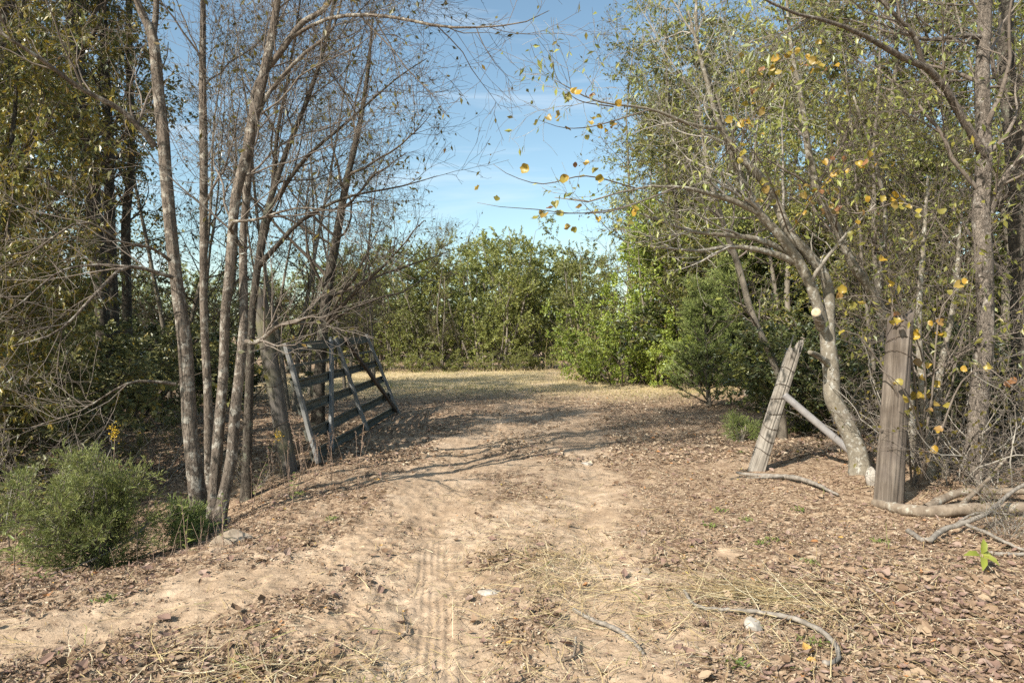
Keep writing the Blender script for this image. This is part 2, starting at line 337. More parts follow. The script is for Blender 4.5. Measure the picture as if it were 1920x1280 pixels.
# ------------------------------------------------------------------ mesh builder
class MB:
    def __init__(s): s.v, s.q, s.t, s.r, s.n = [], [], [], [], 0
    def add(s, v, q=None, t=None, r=None):
        v = np.asarray(v, np.float32).reshape(-1, 3)
        if q is not None and len(q): s.q.append(np.asarray(q, np.int32).reshape(-1, 4) + s.n)
        if t is not None and len(t): s.t.append(np.asarray(t, np.int32).reshape(-1, 3) + s.n)
        s.r.append(np.zeros(len(v), np.float32) if r is None else np.asarray(r, np.float32)); s.v.append(v); s.n += len(v)
    def tubes(s, pts, rad, sides=4, bump=None, cap=True):
        """pts (M,K,3), rad (M,K)"""
        pts = np.asarray(pts, float); rad = np.asarray(rad, float)
        if pts.ndim == 2: pts, rad = pts[None], rad[None]
        Mn, K, _ = pts.shape
        if Mn == 0: return
        t = np.empty_like(pts); t[:, 1:-1] = pts[:, 2:] - pts[:, :-2]; t[:, 0] = pts[:, 1] - pts[:, 0]; t[:, -1] = pts[:, -1] - pts[:, -2]
        t = nrm(t); mean = np.abs(nrm(pts[:, -1] - pts[:, 0]))
        ref = np.eye(3)[np.argmin(mean, axis=1)][:, None, :]
        a = nrm(np.cross(t, ref)); b = np.cross(t, a)
        th = np.linspace(0, 2 * np.pi, sides, endpoint=False)
        rr = rad[..., None] * np.ones(sides)
        if bump is not None: rr = rr * bump
        ring = pts[:, :, None, :] + rr[..., None] * (np.cos(th)[None, None, :, None] * a[:, :, None, :] + np.sin(th)[None, None, :, None] * b[:, :, None, :])
        idx = np.arange(Mn * K * sides).reshape(Mn, K, sides)
        nx = np.roll(idx, -1, axis=2)
        q = np.stack([idx[:, :-1], nx[:, :-1], nx[:, 1:], idx[:, 1:]], -1).reshape(-1, 4)
        tr = None
        if cap and sides > 4:
            e = idx[:, -1]; tr = np.stack([np.repeat(e[:, :1], sides - 2, 1), e[:, 1:-1], e[:, 2:]], -1).reshape(-1, 3)
        s.add(ring, q, tr)
    def ribbons(s, pts, width, side, r=None):
        """flat blades: pts (M,K,3), width (M,K), side (M,3)"""
        Mn, K, _ = pts.shape
        o = side[:, None, :] * width[..., None] * .5
        v = np.stack([pts - o, pts + o], 2)
        idx = np.arange(Mn * K * 2).reshape(Mn, K, 2)
        q = np.stack([idx[:, :-1, 0], idx[:, :-1, 1], idx[:, 1:, 1], idx[:, 1:, 0]], -1).reshape(-1, 4)
        s.add(v, q, None, None if r is None else np.repeat(r, K * 2))
    def leaves(s, pos, d, nv, L, Wd, r, fold=.25, curl=.0, big=False):
        """folded leaf blades; pos,d,nv (M,3)"""
        Mn = len(pos)
        d = nrm(d); sd = nrm(np.cross(d, nv)); up = np.cross(sd, d)
        L = np.broadcast_to(L, Mn)[:, None]; Wd = np.broadcast_to(Wd, Mn)[:, None]
        if big == 'mid':
            cu = np.broadcast_to(curl, Mn)[:, None]
            m_ = pos + d * L * .5; l_ = up * L * cu * .25
            v = np.stack([pos, m_ + sd * Wd * .5 + up * Wd * fold - l_, m_ - l_, m_ - sd * Wd * .5 + up * Wd * fold * .6 - l_, pos + d * L], 1)
            b = np.arange(Mn)[:, None] * 5
            s.add(v, None, np.concatenate([b + [0, 1, 2], b + [0, 2, 3], b + [2, 1, 4], b + [3, 2, 4]], 0), np.repeat(r, 5))
        elif not big:
            v = np.stack([pos, pos + d * L * .45 + sd * Wd * .5 + up * Wd * fold, pos + d * L, pos + d * L * .45 - sd * Wd * .5 + up * Wd * fold], 1)
            b = np.arange(Mn)[:, None] * 4
            s.add(v, None, np.concatenate([b + [0, 1, 2], b + [0, 2, 3]], 0), np.repeat(r, 4))
        else:
            cu = np.broadcast_to(curl, Mn)[:, None]
            def pt(u, w, k): return pos + d * L * u + sd * Wd * w + up * (Wd * abs(w) * 2 * fold * k + L * cu * (u - .5) ** 2)
            v = np.stack([pt(0, 0, 1), pt(.28, .42, 1), pt(.33, 0, 1), pt(.28, -.42, 1.3), pt(.66, .40, .8), pt(.68, 0, 1), pt(.66, -.40, 1), pt(1, 0, 1)], 1)
            b = np.arange(Mn)[:, None] * 8
            q = np.concatenate([b + [2, 1, 4, 5], b + [3, 2, 5, 6]], 0)
            t = np.concatenate([b + [0, 1, 2], b + [0, 2, 3], b + [5, 4, 7], b + [6, 5, 7]], 0)
            s.add(v, q, t, np.repeat(r, 8))
    def mesh(s, name, mat, smooth=True):
        me = bpy.data.meshes.new(name)
        v = np.concatenate(s.v) if s.v else np.zeros((0, 3), np.float32)
        q = np.concatenate(s.q) if s.q else np.zeros((0, 4), np.int32); t = np.concatenate(s.t) if s.t else np.zeros((0, 3), np.int32)
        me.vertices.add(len(v)); me.vertices.foreach_set('co', v.ravel())
        nl = len(q) * 4 + len(t) * 3
        me.loops.add(nl); me.loops.foreach_set('vertex_index', np.concatenate([q.ravel(), t.ravel()]).astype(np.int32))
        me.polygons.add(len(q) + len(t))
        st = np.concatenate([np.arange(len(q)) * 4, len(q) * 4 + np.arange(len(t)) * 3]).astype(np.int32)
        me.polygons.foreach_set('loop_start', st)
        me.polygons.foreach_set('use_smooth', np.full(len(q) + len(t), smooth))
        if any(x.any() for x in s.r):
            a = me.attributes.new('rnd', 'FLOAT', 'POINT'); a.data.foreach_set('value', np.concatenate(s.r))
        me.update(calc_edges=True)
        me.materials.append(M[mat] if isinstance(mat, str) else mat)
        global TRIS; TRIS += len(q) * 2 + len(t)
        return me
    def build(s, name, mat, parent=None, smooth=True, stuff=False):
        o = bpy.data.objects.new(name, s.mesh(name, mat, smooth)); COL.objects.link(o)
        if parent is not None: o.parent = parent
        if stuff: o['kind'] = 'stuff'
        return o
TRIS = 0

def tag(o, label, cat, group=None):
    o['label'] = label; o['category'] = cat
    if group: o['group'] = group
    return o
def thing(name, loc, label, cat, group=None):
    o = bpy.data.objects.new(name, None); COL.objects.link(o); o.location = tuple(float(c) for c in loc); o.empty_display_size = .2
    return tag(o, label, cat, group)
def struct(o, kind='structure'): o['kind'] = kind; return o

# ------------------------------------------------------------------ growth
def walk(rng, start, d, length, K, wig, trop=(0, 0, 0)):
    Mn = len(start); pts = np.empty((Mn, K + 1, 3)); pts[:, 0] = start; d = nrm(d); trop = np.asarray(trop, float)
    st = (np.asarray(length) / K)[:, None]
    for k in range(K):
        d = nrm(d + rng.normal(0, wig, (Mn, 3)) + trop); pts[:, k + 1] = pts[:, k] + d * st
    return pts
def sample(pts, idx, t):
    K = pts.shape[1] - 1; f = np.clip(t * K, 0, K - 1e-6); i = f.astype(int); w = (f - i)[:, None]
    a, b = pts[idx, i], pts[idx, i + 1]
    return a * (1 - w) + b * w, nrm(b - a)
def spawn(rng, pts, rad, n, t0, t1, ang, lens, K, wig, trop, rr=.55, tip=.25, taper=.55, flat=0.0):
    """children of every parent polyline; returns (pts, rad)"""
    Np = len(pts)
    if np.isscalar(n): idx = np.repeat(np.arange(Np), n)
    else: idx = np.repeat(np.arange(Np), n)
    Mn = len(idx); t = rng.uniform(t0, t1, Mn)
    p, tg = sample(pts, idx, t)
    K0 = rad.shape[1] - 1; pr = rad[idx, np.clip((t * K0).astype(int), 0, K0)]
    rv = nrm(rng.normal(0, 1, (Mn, 3)) * np.array([1, 1, 1 - flat])); perp = nrm(rv - (rv * tg).sum(-1, keepdims=True) * tg)
    a = np.radians(rng.uniform(ang[0], ang[1], Mn))[:, None]
    d = np.cos(a) * tg + np.sin(a) * perp
    L = rng.uniform(lens[0], lens[1], Mn) * (1 - taper * t)
    q = walk(rng, p, d, L, K, wig, trop)
    r0 = pr * rr * rng.uniform(.7, 1.1, Mn)
    r = r0[:, None] * np.linspace(1, tip, K + 1)[None]
    return q, np.maximum(r, .0008)
def leaf_on(rng, mb, pts, n, L, Wd, t0=.2, droop=.3, big=False, keep=1.0, clump=None, flat=.6):
    Np = len(pts); idx = np.repeat(np.arange(Np), n)
    if keep < 1: idx = idx[rng.random(len(idx)) < keep]
    Mn = len(idx); t = rng.uniform(t0, 1, Mn); p, tg = sample(pts, idx, t)
    d = nrm(tg * .6 + rng.normal(0, .6, (Mn, 3)) + np.array([0, 0, -droop]))
    nv = nrm(rng.normal(0, 1, (Mn, 3)) * .7 + np.array([0, 0, flat]))
    r = np.clip(rng.beta(1.6, 1.9, Mn) * .75 + .25 * rng.random(Np)[idx], 0, 1)
    s = rng.uniform(.65, 1.25, Mn)
    mb.leaves(p + d * .006, d, nv, L * s, Wd * s, r, rng.uniform(.1, .35), big=big)

def spline(ctrl, n):
    """ctrl rows (x,y,z,r) -> pts (n,3), rad (n)"""
    c = smooth_path(ctrl, 10); seg = np.r_[0, np.cumsum(np.linalg.norm(np.diff(c[:, :3], axis=0), axis=1))]
    s = np.linspace(0, seg[-1], n)
    o = np.stack([np.interp(s, seg, c[:, k]) for k in range(4)], 1)
    return o[:, :3], o[:, 3]
def pix(rows):
    """rows (px,py,depth,width px) -> control rows in metres"""
    return [(*W(px, py, d), w * d / F / 2) for px, py, d, w in rows]

def trunk_mesh(mb, pts, rad, sides=20, seed=0, amp=.05, flare=.35, freq=6.0):
    n = len(pts); th = np.linspace(0, 2 * np.pi, sides, endpoint=False)
    s = np.r_[0, np.cumsum(np.linalg.norm(np.diff(pts, axis=0), axis=1))]
    U, V = np.meshgrid(th, s)
    cx, cy = np.cos(U) * 1.2 + 7, np.sin(U) * 1.2 + 3
    b = 1 + amp * (fbm(cx * freq * .35 + V * .6, cy * freq * .35 + V * .35, seed, 3) + .8 * fbm(cx * freq + V * 2.2, cy * freq - V * 3.1, seed + 7, 3)) * 2
    fl = np.exp(-V / .22) * flare * (1 + .5 * np.sin(U * 4 + seed) + .3 * np.sin(U * 7 + seed * 2))
    b = b + np.maximum(fl, 0)
    mb.tubes(pts, rad, sides, b[None])

def crown(rng, tw, lv, limbs, lrad, spec):
    """fill limbs (M,K,3) with branches, twigs, fine twigs and leaves"""
    p, r = limbs, lrad; last = [p]
    for k, s in enumerate(spec['levels']):
        p, r = spawn(rng, p, r, s['n'], s.get('t0', .2), s.get('t1', 1), s.get('ang', (25, 65)), s['len'], s.get('K', 4), s.get('wig', .18), s.get('trop', (0, 0, .05)), s.get('rr', .55), s.get('tip', .3), s.get('taper', .4), s.get('flat', 0))
        r = np.maximum(r, s.get('rmin', .0012))
        tw.tubes(p, r, s.get('sides', 3), cap=False); last.append(p)
    for lf in spec.get('leaf', []):
        leaf_on(rng, lv, last[lf.get('level', -1)], lf['n'], lf['L'], lf['W'], lf.get('t0', .2), lf.get('droop', .3), lf.get('big', False), lf.get('keep', 1.0), None, lf.get('flat', .6))

def hero_tree(name, label, cat, trunk_rows, bark, twig, limbs=(), n_limbs=12, limb_t=(.35, .98), limb_len=(1.0, 2.2), limb_ang=(30, 65), limb_trop=(0, 0, .08),
              levels=None, leaf=(), leafmat='l_sparse', seed=1, sides=20, rings=60, amp=.05, flare=.35, limb_wig=.12, rr=.38, n_top=0, freq=6.0):
    rng = np.random.default_rng(seed)
    ctrl = pix(trunk_rows); base = np.array(ctrl[0][:3])
    g = gz1(base[0], base[1])
    root = thing(name, (base[0], base[1], g), label, cat)
    off = np.array([base[0], base[1], g])
    pts, rad = spline(ctrl, rings)
    pts = pts - off
    if abs(pts[0, 2]) < .6: pts[0, 2] = -.08
    mb = MB(); trunk_mesh(mb, pts, rad, sides, seed, amp, flare, freq); mb.build('trunk', bark, root)
    tw, lv = MB(), MB(); allp, allr = [], []
    for row in limbs:
        c, r = spline(pix(row), 13); c = c - off
        lb = MB(); trunk_mesh(lb, c, r, 10, seed + 3, .05, 0, freq); lb.build('limb', bark, root)
        
        if row[-1][3] < 8: allp.append(c[None]); allr.append(r[None])     # a stub carries no twigs
    if n_limbs:
        p, r = spawn(rng, pts[None], rad[None], n_limbs, limb_t[0], limb_t[1], limb_ang, limb_len, 12, limb_wig, limb_trop, rr, .2, .35)
        tw.tubes(p, r, 6); allp.append(p); allr.append(r)
    if n_top:
        p, r = spawn(rng, pts[None], rad[None], n_top, .76, .99, (25, 60), (1.2, 2.4), 10, .12, (0, 0, .12), .5, .2, .2)
        tw.tubes(p, r, 5)
        crown(rng, tw, lv, p, r, dict(levels=[dict(n=8, len=(.5, 1.2), K=4, wig=.18, t0=.15, trop=(0, 0, .1), rmin=.005), dict(n=5, len=(.25, .7), K=2, wig=.2, rmin=.003)], leaf=[dict(n=4, L=.085, W=.045, droop=.5, keep=.8)]))
    if levels:
        P, Rr = np.concatenate(allp), np.concatenate(allr)
        crown(rng, tw, lv, P, Rr, dict(levels=levels, leaf=leaf))
    if tw.n: tw.build('twigs', twig, root, stuff=True)
    if lv.n: lv.build('foliage', leafmat, root, False, stuff=True)
    return root, pts + off, rad, off

# ------------------------------------------------------------------ ground
def ground():
    def axis(lo, hi, f0, f1, st, grow, mx):
        a = list(np.arange(f0, f1, st)); s = st; x = f1
        while x < hi: a.append(x); s = min(s * grow, mx); x += s
        a.append(hi); s = st; x = f0; b = []
        while x > lo:
            s = min(s * grow, mx); x -= s; b.append(x)
        return np.array(b[::-1] + a)
    xs = axis(-400, 400, -2.4, 2.6, .026, 1.10, 30)
    xs = np.concatenate([xs[xs < -1.6], np.arange(-1.6, -.18, .0108), xs[xs > -.17]])
    ys = axis(-60, 900, 2.6, 5.2, .0158, 1.033, 40)
    X, Y = np.meshgrid(xs, ys); x, y = X.ravel(), Y.ravel()
    z = gz(x, y, True)
    near = (np.hypot(x, y) < 150)
    z = np.where(near, z, 0)
    mb = MB(); nx, ny = len(xs), len(ys)
    i = np.arange(nx * ny).reshape(ny, nx)
    q = np.stack([i[:-1, :-1], i[:-1, 1:], i[1:, 1:], i[1:, :-1]], -1).reshape(-1, 4)
    mb.add(np.stack([x, y, z], 1), q)
    o = mb.build('ground', 'ground'); me = o.data
    a = me.attributes.new('bare', 'FLOAT', 'POINT'); a.data.foreach_set('value', bareness(x, y).astype(np.float32))
    a, _, _ = poly_dist(x, y, TRACK_A)
    gr = sstep(15, 21, y + 2 * fbm(x * .4, y * .4, 71, 2)) * (1 - sstep(28.5, 31, y)) * sstep(-11, -6, x) * (1 - sstep(8, 11, x))
    a = me.attributes.new('grass', 'FLOAT', 'POINT'); a.data.foreach_set('value', gr.astype(np.float32))
    return struct(o)
ground()

# ------------------------------------------------------------------ background woods: prototypes, then copies
def make_proto(kind, seed):
    """returns (trunk mesh, twig mesh, foliage mesh, height) with the base at the origin"""
    rng = np.random.default_rng(seed); tk, tw, lv = MB(), MB(), MB()
    def stems(n, H, r0, lean, spread, wig=.05, K=12, tip=.12):
        a = rng.uniform(0, 2 * np.pi, n); rad = rng.uniform(.2, 1, n) * spread
        st = np.stack([np.cos(a) * rad, np.sin(a) * rad, np.full(n, -.12)], 1)
        d = np.stack([np.cos(a) * lean, np.sin(a) * lean, np.ones(n)], 1) + rng.normal(0, .04, (n, 3))
        L = H * rng.uniform(.7, 1.0, n); L[0] = H
        p = walk(rng, st, d, L, K, wig, (0, 0, .02)); r = (r0 * L / H)[:, None] * np.linspace(1, tip, K + 1)[None]
        return p, r
    if kind == 'thicket':
        p, r = stems(5, 6.0, .055, .16, .5); tk.tubes(p, r, 7)
        p2, r2 = spawn(rng, p, r, 15, .08, 1, (35, 75), (.9, 1.9), 6, .13, (0, 0, .05), .5, .2, .45); tw.tubes(p2, r2, 4)
        crown(rng, tw, lv, p2, r2, dict(levels=[dict(n=7, len=(.3, .8), K=3, wig=.2, t0=.15, rmin=.003)],
              leaf=[dict(n=36, L=.078, W=.044, droop=.35), dict(level=0, n=20, L=.078, W=.044)]))
        return tk, tw, lv, 6.0
    if kind == 'tall':
        p, r = stems(3, 11.0, .10, .10, .35); tk.tubes(p, r, 9)
        p2, r2 = spawn(rng, p, r, 20, .12, 1, (35, 75), (1.4, 3.2), 8, .12, (0, 0, .03), .45, .2, .5); tw.tubes(p2, r2, 5)
        crown(rng, tw, lv, p2, r2, dict(levels=[dict(n=8, len=(.6, 1.4), K=4, wig=.18, t0=.2, rmin=.004), dict(n=5, len=(.3, .7), K=2, wig=.2, rmin=.0025)],
              leaf=[dict(n=17, L=.095, W=.040, droop=.7), dict(level=1, n=10, L=.095, W=.040, droop=.5)]))
        return tk, tw, lv, 11.0
    if kind == 'airy':
        p, r = stems(2, 11.0, .085, .10, .3); tk.tubes(p, r, 9)
        p2, r2 = spawn(rng, p, r, 24, .15, 1, (35, 75), (1.3, 3.0), 8, .14, (0, 0, .04), .42, .2, .5); tw.tubes(p2, r2, 5)
        crown(rng, tw, lv, p2, r2, dict(levels=[dict(n=8, len=(.6, 1.4), K=4, wig=.2, t0=.2, rmin=.0035), dict(n=5, len=(.3, .7), K=2, wig=.2, rmin=.002)],
              leaf=[dict(n=6, L=.095, W=.042, droop=.7), dict(level=1, n=3, L=.095, W=.042, droop=.5)]))
        return tk, tw, lv, 11.0
    if kind == 'slim':
        p, r = stems(2, 7.5, .05, .12, .15, .06); tk.tubes(p, r, 8)
        p2, r2 = spawn(rng, p, r, 22, .12, 1, (35, 70), (.9, 2.1), 7, .12, (0, 0, .06), .45, .2, .5); tw.tubes(p2, r2, 4)
        crown(rng, tw, lv, p2, r2, dict(levels=[dict(n=8, len=(.4, 1.0), K=4, wig=.2, rmin=.003), dict(n=4, len=(.2, .5), K=2, wig=.25, rmin=.002)],
              leaf=[dict(n=2, L=.07, W=.03, droop=.7, keep=.55)]))
        return tk, tw, lv, 7.5
    if kind == 'bush':
        p, r = stems(9, 2.2, .02, .55, .35, .12); tk.tubes(p, r, 5)
        p2, r2 = spawn(rng, p, r, 10, .1, 1, (35, 80), (.4, .9), 5, .2, (0, 0, .0), .6, .25, .4); tw.tubes(p2, r2, 3)
        crown(rng, tw, lv, p2, r2, dict(levels=[dict(n=5, len=(.2, .45), K=3, wig=.25, rmin=.002)],
              leaf=[dict(n=18, L=.066, W=.042, droop=.3), dict(level=0, n=9, L=.066, W=.042)]))
        return tk, tw, lv, 2.2
    if kind == 'bramble':
        p, r = stems(14, 1.9, .012, .8, .4, .2, 14, .3); tk.tubes(p, r, 4)
        p2, r2 = spawn(rng, p, r, 12, .1, 1, (35, 90), (.35, .9), 6, .3, (0, 0, -.03), .6, .3, .4); tw.tubes(p2, r2, 3)
        crown(rng, tw, lv, p2, r2, dict(levels=[dict(n=6, len=(.1, .35), K=3, wig=.35, rmin=.0018)], leaf=[dict(n=1, L=.05, W=.03, keep=.5)]))
        return tk, tw, lv, 1.9
    if kind == 'cedar':
        p, r = stems(1, 3.2, .06, .02, .0, .02, 12, .15); tk.tubes(p, r, 8)
        p2, r2 = spawn(rng, p, r, 85, .05, 1, (50, 75), (1.1, 1.5), 6, .08, (0, 0, .10), .35, .2, .78); tw.tubes(p2, r2, 4)
        p3, r3 = spawn(rng, p2, r2, 11, .15, 1, (25, 55), (.28, .5), 3, .12, (0, 0, .10), .5, .3, .4); tw.tubes(p3, np.maximum(r3, .002), 3)
        idx = np.repeat(np.arange(len(p3)), 34); t = rng.uniform(.05, 1, len(idx)); q, tg = sample(p3, idx, t)
        d = nrm(tg * .9 + rng.normal(0, .5, (len(idx), 3)) + [0, 0, .25])
        lv.leaves(q, d, nrm(rng.normal(0, 1, (len(idx), 3))), rng.uniform(.05, .11, len(idx)), .014, np.clip(.25 + .5 * t + rng.normal(0, .15, len(idx)), 0, 1))
        return tk, tw, lv, 3.2

PROTO = {}
def proto(kind, seed, bark, twig, leafmat):
    tk, tw, lv, H = make_proto(kind, seed)
    return (tk.mesh('trunk', bark), tw.mesh('twigs', twig), lv.mesh('foliage', leafmat, False), H)
PROTO['thicket0'] = proto('thicket', 11, 'bark_slim', 'twig_grey', 'l_thicket')
PROTO['thicket1'] = proto('thicket', 12, 'bark_slim', 'twig_grey', 'l_thicket')
PROTO['thicket2'] = proto('thicket', 13, 'bark_slim', 'twig_brown', 'l_thicket')
PROTO['tall0'] = proto('tall', 21, 'bark_slim', 'twig_grey', 'l_olive')
PROTO['tall1'] = proto('tall', 22, 'bark_dark', 'twig_grey', 'l_olive')
PROTO['slim0'] = proto('slim', 31, 'bark_slim', 'twig_brown', 'l_sparse')
PROTO['slim1'] = proto('slim', 32, 'bark_slim', 'twig_brown', 'l_sparse')
PROTO['bush0'] = proto('bush', 41, 'twig_brown', 'twig_brown', 'l_shade_dark')
PROTO['bramble0'] = proto('bramble', 51, 'twig_pale', 'twig_grey', 'l_sparse')
PROTO['cedar0'] = proto('cedar', 61, 'bark_slim', 'twig_grey', 'l_cedar_dark')
def recol(key, src, leafmat):
    a = PROTO[src]; f = a[2].copy(); f.materials.clear(); f.materials.append(M[leafmat]); PROTO[key] = (a[0], a[1], f, a[3])
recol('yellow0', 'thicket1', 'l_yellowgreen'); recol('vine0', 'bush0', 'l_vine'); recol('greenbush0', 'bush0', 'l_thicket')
recol('tallgreen0', 'tall0', 'l_thicket'); recol('autumntall0', 'tall1', 'l_autumn'); recol('yellowbush0', 'bush0', 'l_yellowgreen')
PROTO['airy0'] = proto('airy', 25, 'bark_dark', 'twig_brown', 'l_autumn'); PROTO['airy1'] = proto('airy', 26, 'bark_slim', 'twig_brown', 'l_thicket')

prng = np.random.default_rng(404)
def plant(key, px, d, H, label, cat='tree', name=None, group=None, wide=1.0, rz=None):
    tm, wm, fm, h0 = PROTO[key]
    g = G(px, d)
    root = thing(name or {'bush': 'leafy_bush', 'vine': 'vine_thicket', 'cedar': 'cedar_tree', 'bramble': 'bare_shrub'}.get(key[:-1], 'woodland_tree'), g, label, cat, group)
    s = H / h0; root.scale = (s * wide, s * wide, s); root.rotation_euler = (0, 0, prng.uniform(0, 6.28) if rz is None else rz)
    for nm, me in (('trunk', tm), ('twigs', wm), ('foliage', fm)):
        o = bpy.data.objects.new(nm, me); COL.objects.link(o); o.parent = root
        if nm != 'trunk': o['kind'] = 'stuff'
    return root

def top(py, d): return CAM_H + (HY - py) * d / F
# far tree line across the clearing
GT = 'trees of the far tree line'
ORD = ['first', 'second', 'third', 'fourth', 'fifth', 'sixth', 'seventh', 'eighth', 'ninth', 'tenth', 'eleventh', 'twelfth']
front = [('thicket0', 625, 31, 478, 1.1), ('thicket1', 690, 31.5, 462, 1.1), ('thicket2', 752, 30.5, 472, 1.05), ('thicket0', 806, 31, 452, 1.0), ('slim0', 832, 30, 408, .8),
         ('thicket1', 868, 31.5, 448, 1.1), ('thicket2', 930, 31, 424, 1.15), ('thicket0', 985, 32, 430, 1.1), ('thicket1', 1040, 32, 458, 1.1), ('thicket2', 1090, 33, 470, 1.1)]
flab = ['green thicket tree seen just above the gate rails, far edge of clearing', 'bushy green tree of the far tree line right of the gate top',
        'low round green tree in the far tree line, third from the gate', 'green tree left of the slender bare sapling in the far tree line',
        'slender nearly bare sapling rising above the far green tree line', 'green tree right of the slender bare sapling in the far tree line',
        'tallest rounded green tree at the middle of the far tree line', 'green leafy tree right of the tallest far tree behind the clearing',
        'green tree behind the end of the track in the far tree line', 'green tree behind the dry tall grass at the track end']
for (k, px, d, tp, w), lb in zip(front, flab): plant(k, px, d, top(tp, d), lb, group=GT, wide=w)
for i, (px, d, tp) in enumerate([(590, 38, 490), (655, 39, 480), (722, 40, 475), (790, 39, 465), (850, 40, 455), (905, 39, 440), (960, 40, 436), (1015, 40, 452), (1070, 41, 470), (1130, 40, 470)]):
    plant('thicket%d' % (i % 3), px, d, top(tp, d), f'green tree in the second row of the far tree line, {ORD[i]} from left', group='second row of the far tree line', wide=1.2)
for i, (px, d, tp) in enumerate([(655, 29.6, 655), (715, 29.8, 650), (775, 29.4, 648), (838, 29.9, 645), (900, 29.6, 655), (958, 30, 646), (1010, 30.5, 640)]):
    plant('greenbush0', px, d, max(top(tp, d), .8), f'low green bush at the foot of the far tree line, {ORD[i]} from the gate', 'bush', group='bushes at the foot of the tree line', wide=1.3)

for i, (px, d, H) in enumerate([(560, 44, 4), (640, 45, 4.2), (720, 44, 4), (800, 45, 4.3), (880, 44, 4), (960, 46, 4.3), (1040, 45, 4), (1120, 44, 4.3)]):
    plant('greenbush0', px, d, H, f'dense green bush filling the gaps deep in the far tree line, {ORD[i]} from left', 'bush', group='bushes deep in the far tree line', wide=1.5)
# left woods
for i, (px, d, tp) in enumerate([(-60, 27, 500), (40, 26, 505), (130, 27, 500), (215, 27, 512), (290, 25, 508), (360, 28, 505), (430, 27, 500), (500, 26, 505), (560, 28, 495)]):
    plant('thicket%d' % (i % 3), px, d, top(tp, d), f'sunlit green thicket behind the left tree trunks, {ORD[i]} from left', group='thickets behind the left trunks', wide=1.25)
lw = [('airy0', 20, 12.0, 10.5, 'tall leafy tree at the left edge with yellowing leaves'), ('airy0', 110, 14.5, 11, 'dark leafy tree behind the left woods, beside the left edge tree'),
      ('airy0', 205, 17.0, 11, 'tall leafy tree seen between the dark trunks on the left'), ('airy0', -90, 10.5, 10, 'leafy tree whose crown enters at the left border'),
      ('slim0', 330, 15, 9.0, 'slim bare tree behind the big furrowed trunk'), ('slim1', 410, 18, 9.5, 'slim bare tree seen between the clustered trunks'),
      ('slim0', 540, 13.5, 8.2, 'bare slim tree right behind the gate post'), ('slim1', 585, 17, 8.0, 'bare slim tree rising behind the left half of the gate'),
      ('slim0', 655, 19, 7.6, 'bare slim tree behind the middle of the gate'), ('slim1', 700, 22, 7.2, 'bare slim tree behind the far end of the gate'),
      ('slim0', 500, 21, 8.5, 'bare slim tree farther back between gate post and clustered trunks')]
for k, px, d, H, lb in lw: plant(k, px, d, H, lb, group='trees of the left woods')
for k, x, y, H, lb in [('airy0', -11.0, 6.4, 9.5, 'leafy tree outside the left border beyond the ditch'), ('airy0', -6.6, 7.6, 8.6, 'leafy tree overhanging the upper left corner from beyond the ditch'), ('autumntall0', -5.5, 6.5, 8.8, 'dense leafy tree outside the left border beside the ditch'), ('airy0', -14.5, 9.5, 10, 'leafy tree outside the left border behind the vine thicket')]:
    t = plant(k, 0, 10, H, lb, group='trees of the left woods', wide=.8 if k == 'autumntall0' else 1.0); t.location = (x, y, gz1(x, y))
for px, d, H, w, lb in [(15, 9.2, 2.3, 1.2, 'grey green vine thicket at the left border above the cedar shrub'), (115, 9.6, 2.5, 1.15, 'grey green vine thicket under the dark left trunks'),
                        (-75, 8.0, 2.2, 1.2, 'vine thicket cut by the left border'), (205, 11.2, 2.0, 1.2, 'vine thicket left of the big furrowed trunk'), (60, 7.4, 1.25, 1.3, 'low vine patch between the cedar shrub and the vine thickets')]:
    plant('vine0', px, d, H, lb, 'bush', group='vine thickets of the left woods', wide=w)
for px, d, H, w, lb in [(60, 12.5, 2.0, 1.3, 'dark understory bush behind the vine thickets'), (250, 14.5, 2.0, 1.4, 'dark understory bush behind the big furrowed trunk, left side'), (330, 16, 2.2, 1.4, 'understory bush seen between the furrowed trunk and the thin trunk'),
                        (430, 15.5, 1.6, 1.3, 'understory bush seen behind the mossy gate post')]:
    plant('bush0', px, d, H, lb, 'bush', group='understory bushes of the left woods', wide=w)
for px, d, H, lb in [(120, 7.0, 1.35, 'tangle of bare grey twigs above the cedar shrub'), (20, 6.4, 1.5, 'tangle of bare grey twigs at the left border'), (255, 7.8, 1.1, 'low bare twigs left of the big furrowed trunk'), (470, 7.6, .6, 'low bare twigs at the foot of the mossy gate post')]:
    plant('bramble0', px, d, H, lb, 'shrub', group='bare twig tangles of the left ditch')

# right woods
plant('yellow0', 1180, 21.5, top(370, 21.5), 'yellow green leafy tree at the right end of the clearing', wide=1.2)
plant('yellow0', 1262, 21.0, top(420, 21.0), 'yellow green leafy tree just left of the cedar', wide=1.0)
for px, d, H, lb in [(1118, 23.0, 2.2, 'yellow green bush beside the dry grass clump'), (1172, 21.0, 3.1, 'yellow green bush at the foot of the first yellow green tree'), (1236, 20.6, 2.6, 'yellow green bush between the two yellow green trees')]:
    plant('yellowbush0', px, d, H, lb, 'bush', group='yellow green bushes at the clearing edge', wide=.95)
plant('thicket2', 1115, 25.5, top(440, 25.5), 'green leafy tree beside the dry tall grass clump', wide=1.0)
plant('cedar0', 1330, 14.6, 2.6, 'dark green cedar tree behind the leaning fence post', 'tree', wide=1.25)
plant('cedar0', 1400, 17.5, 4.4, 'taller cedar standing behind the dark green cedar', 'tree', wide=.95)
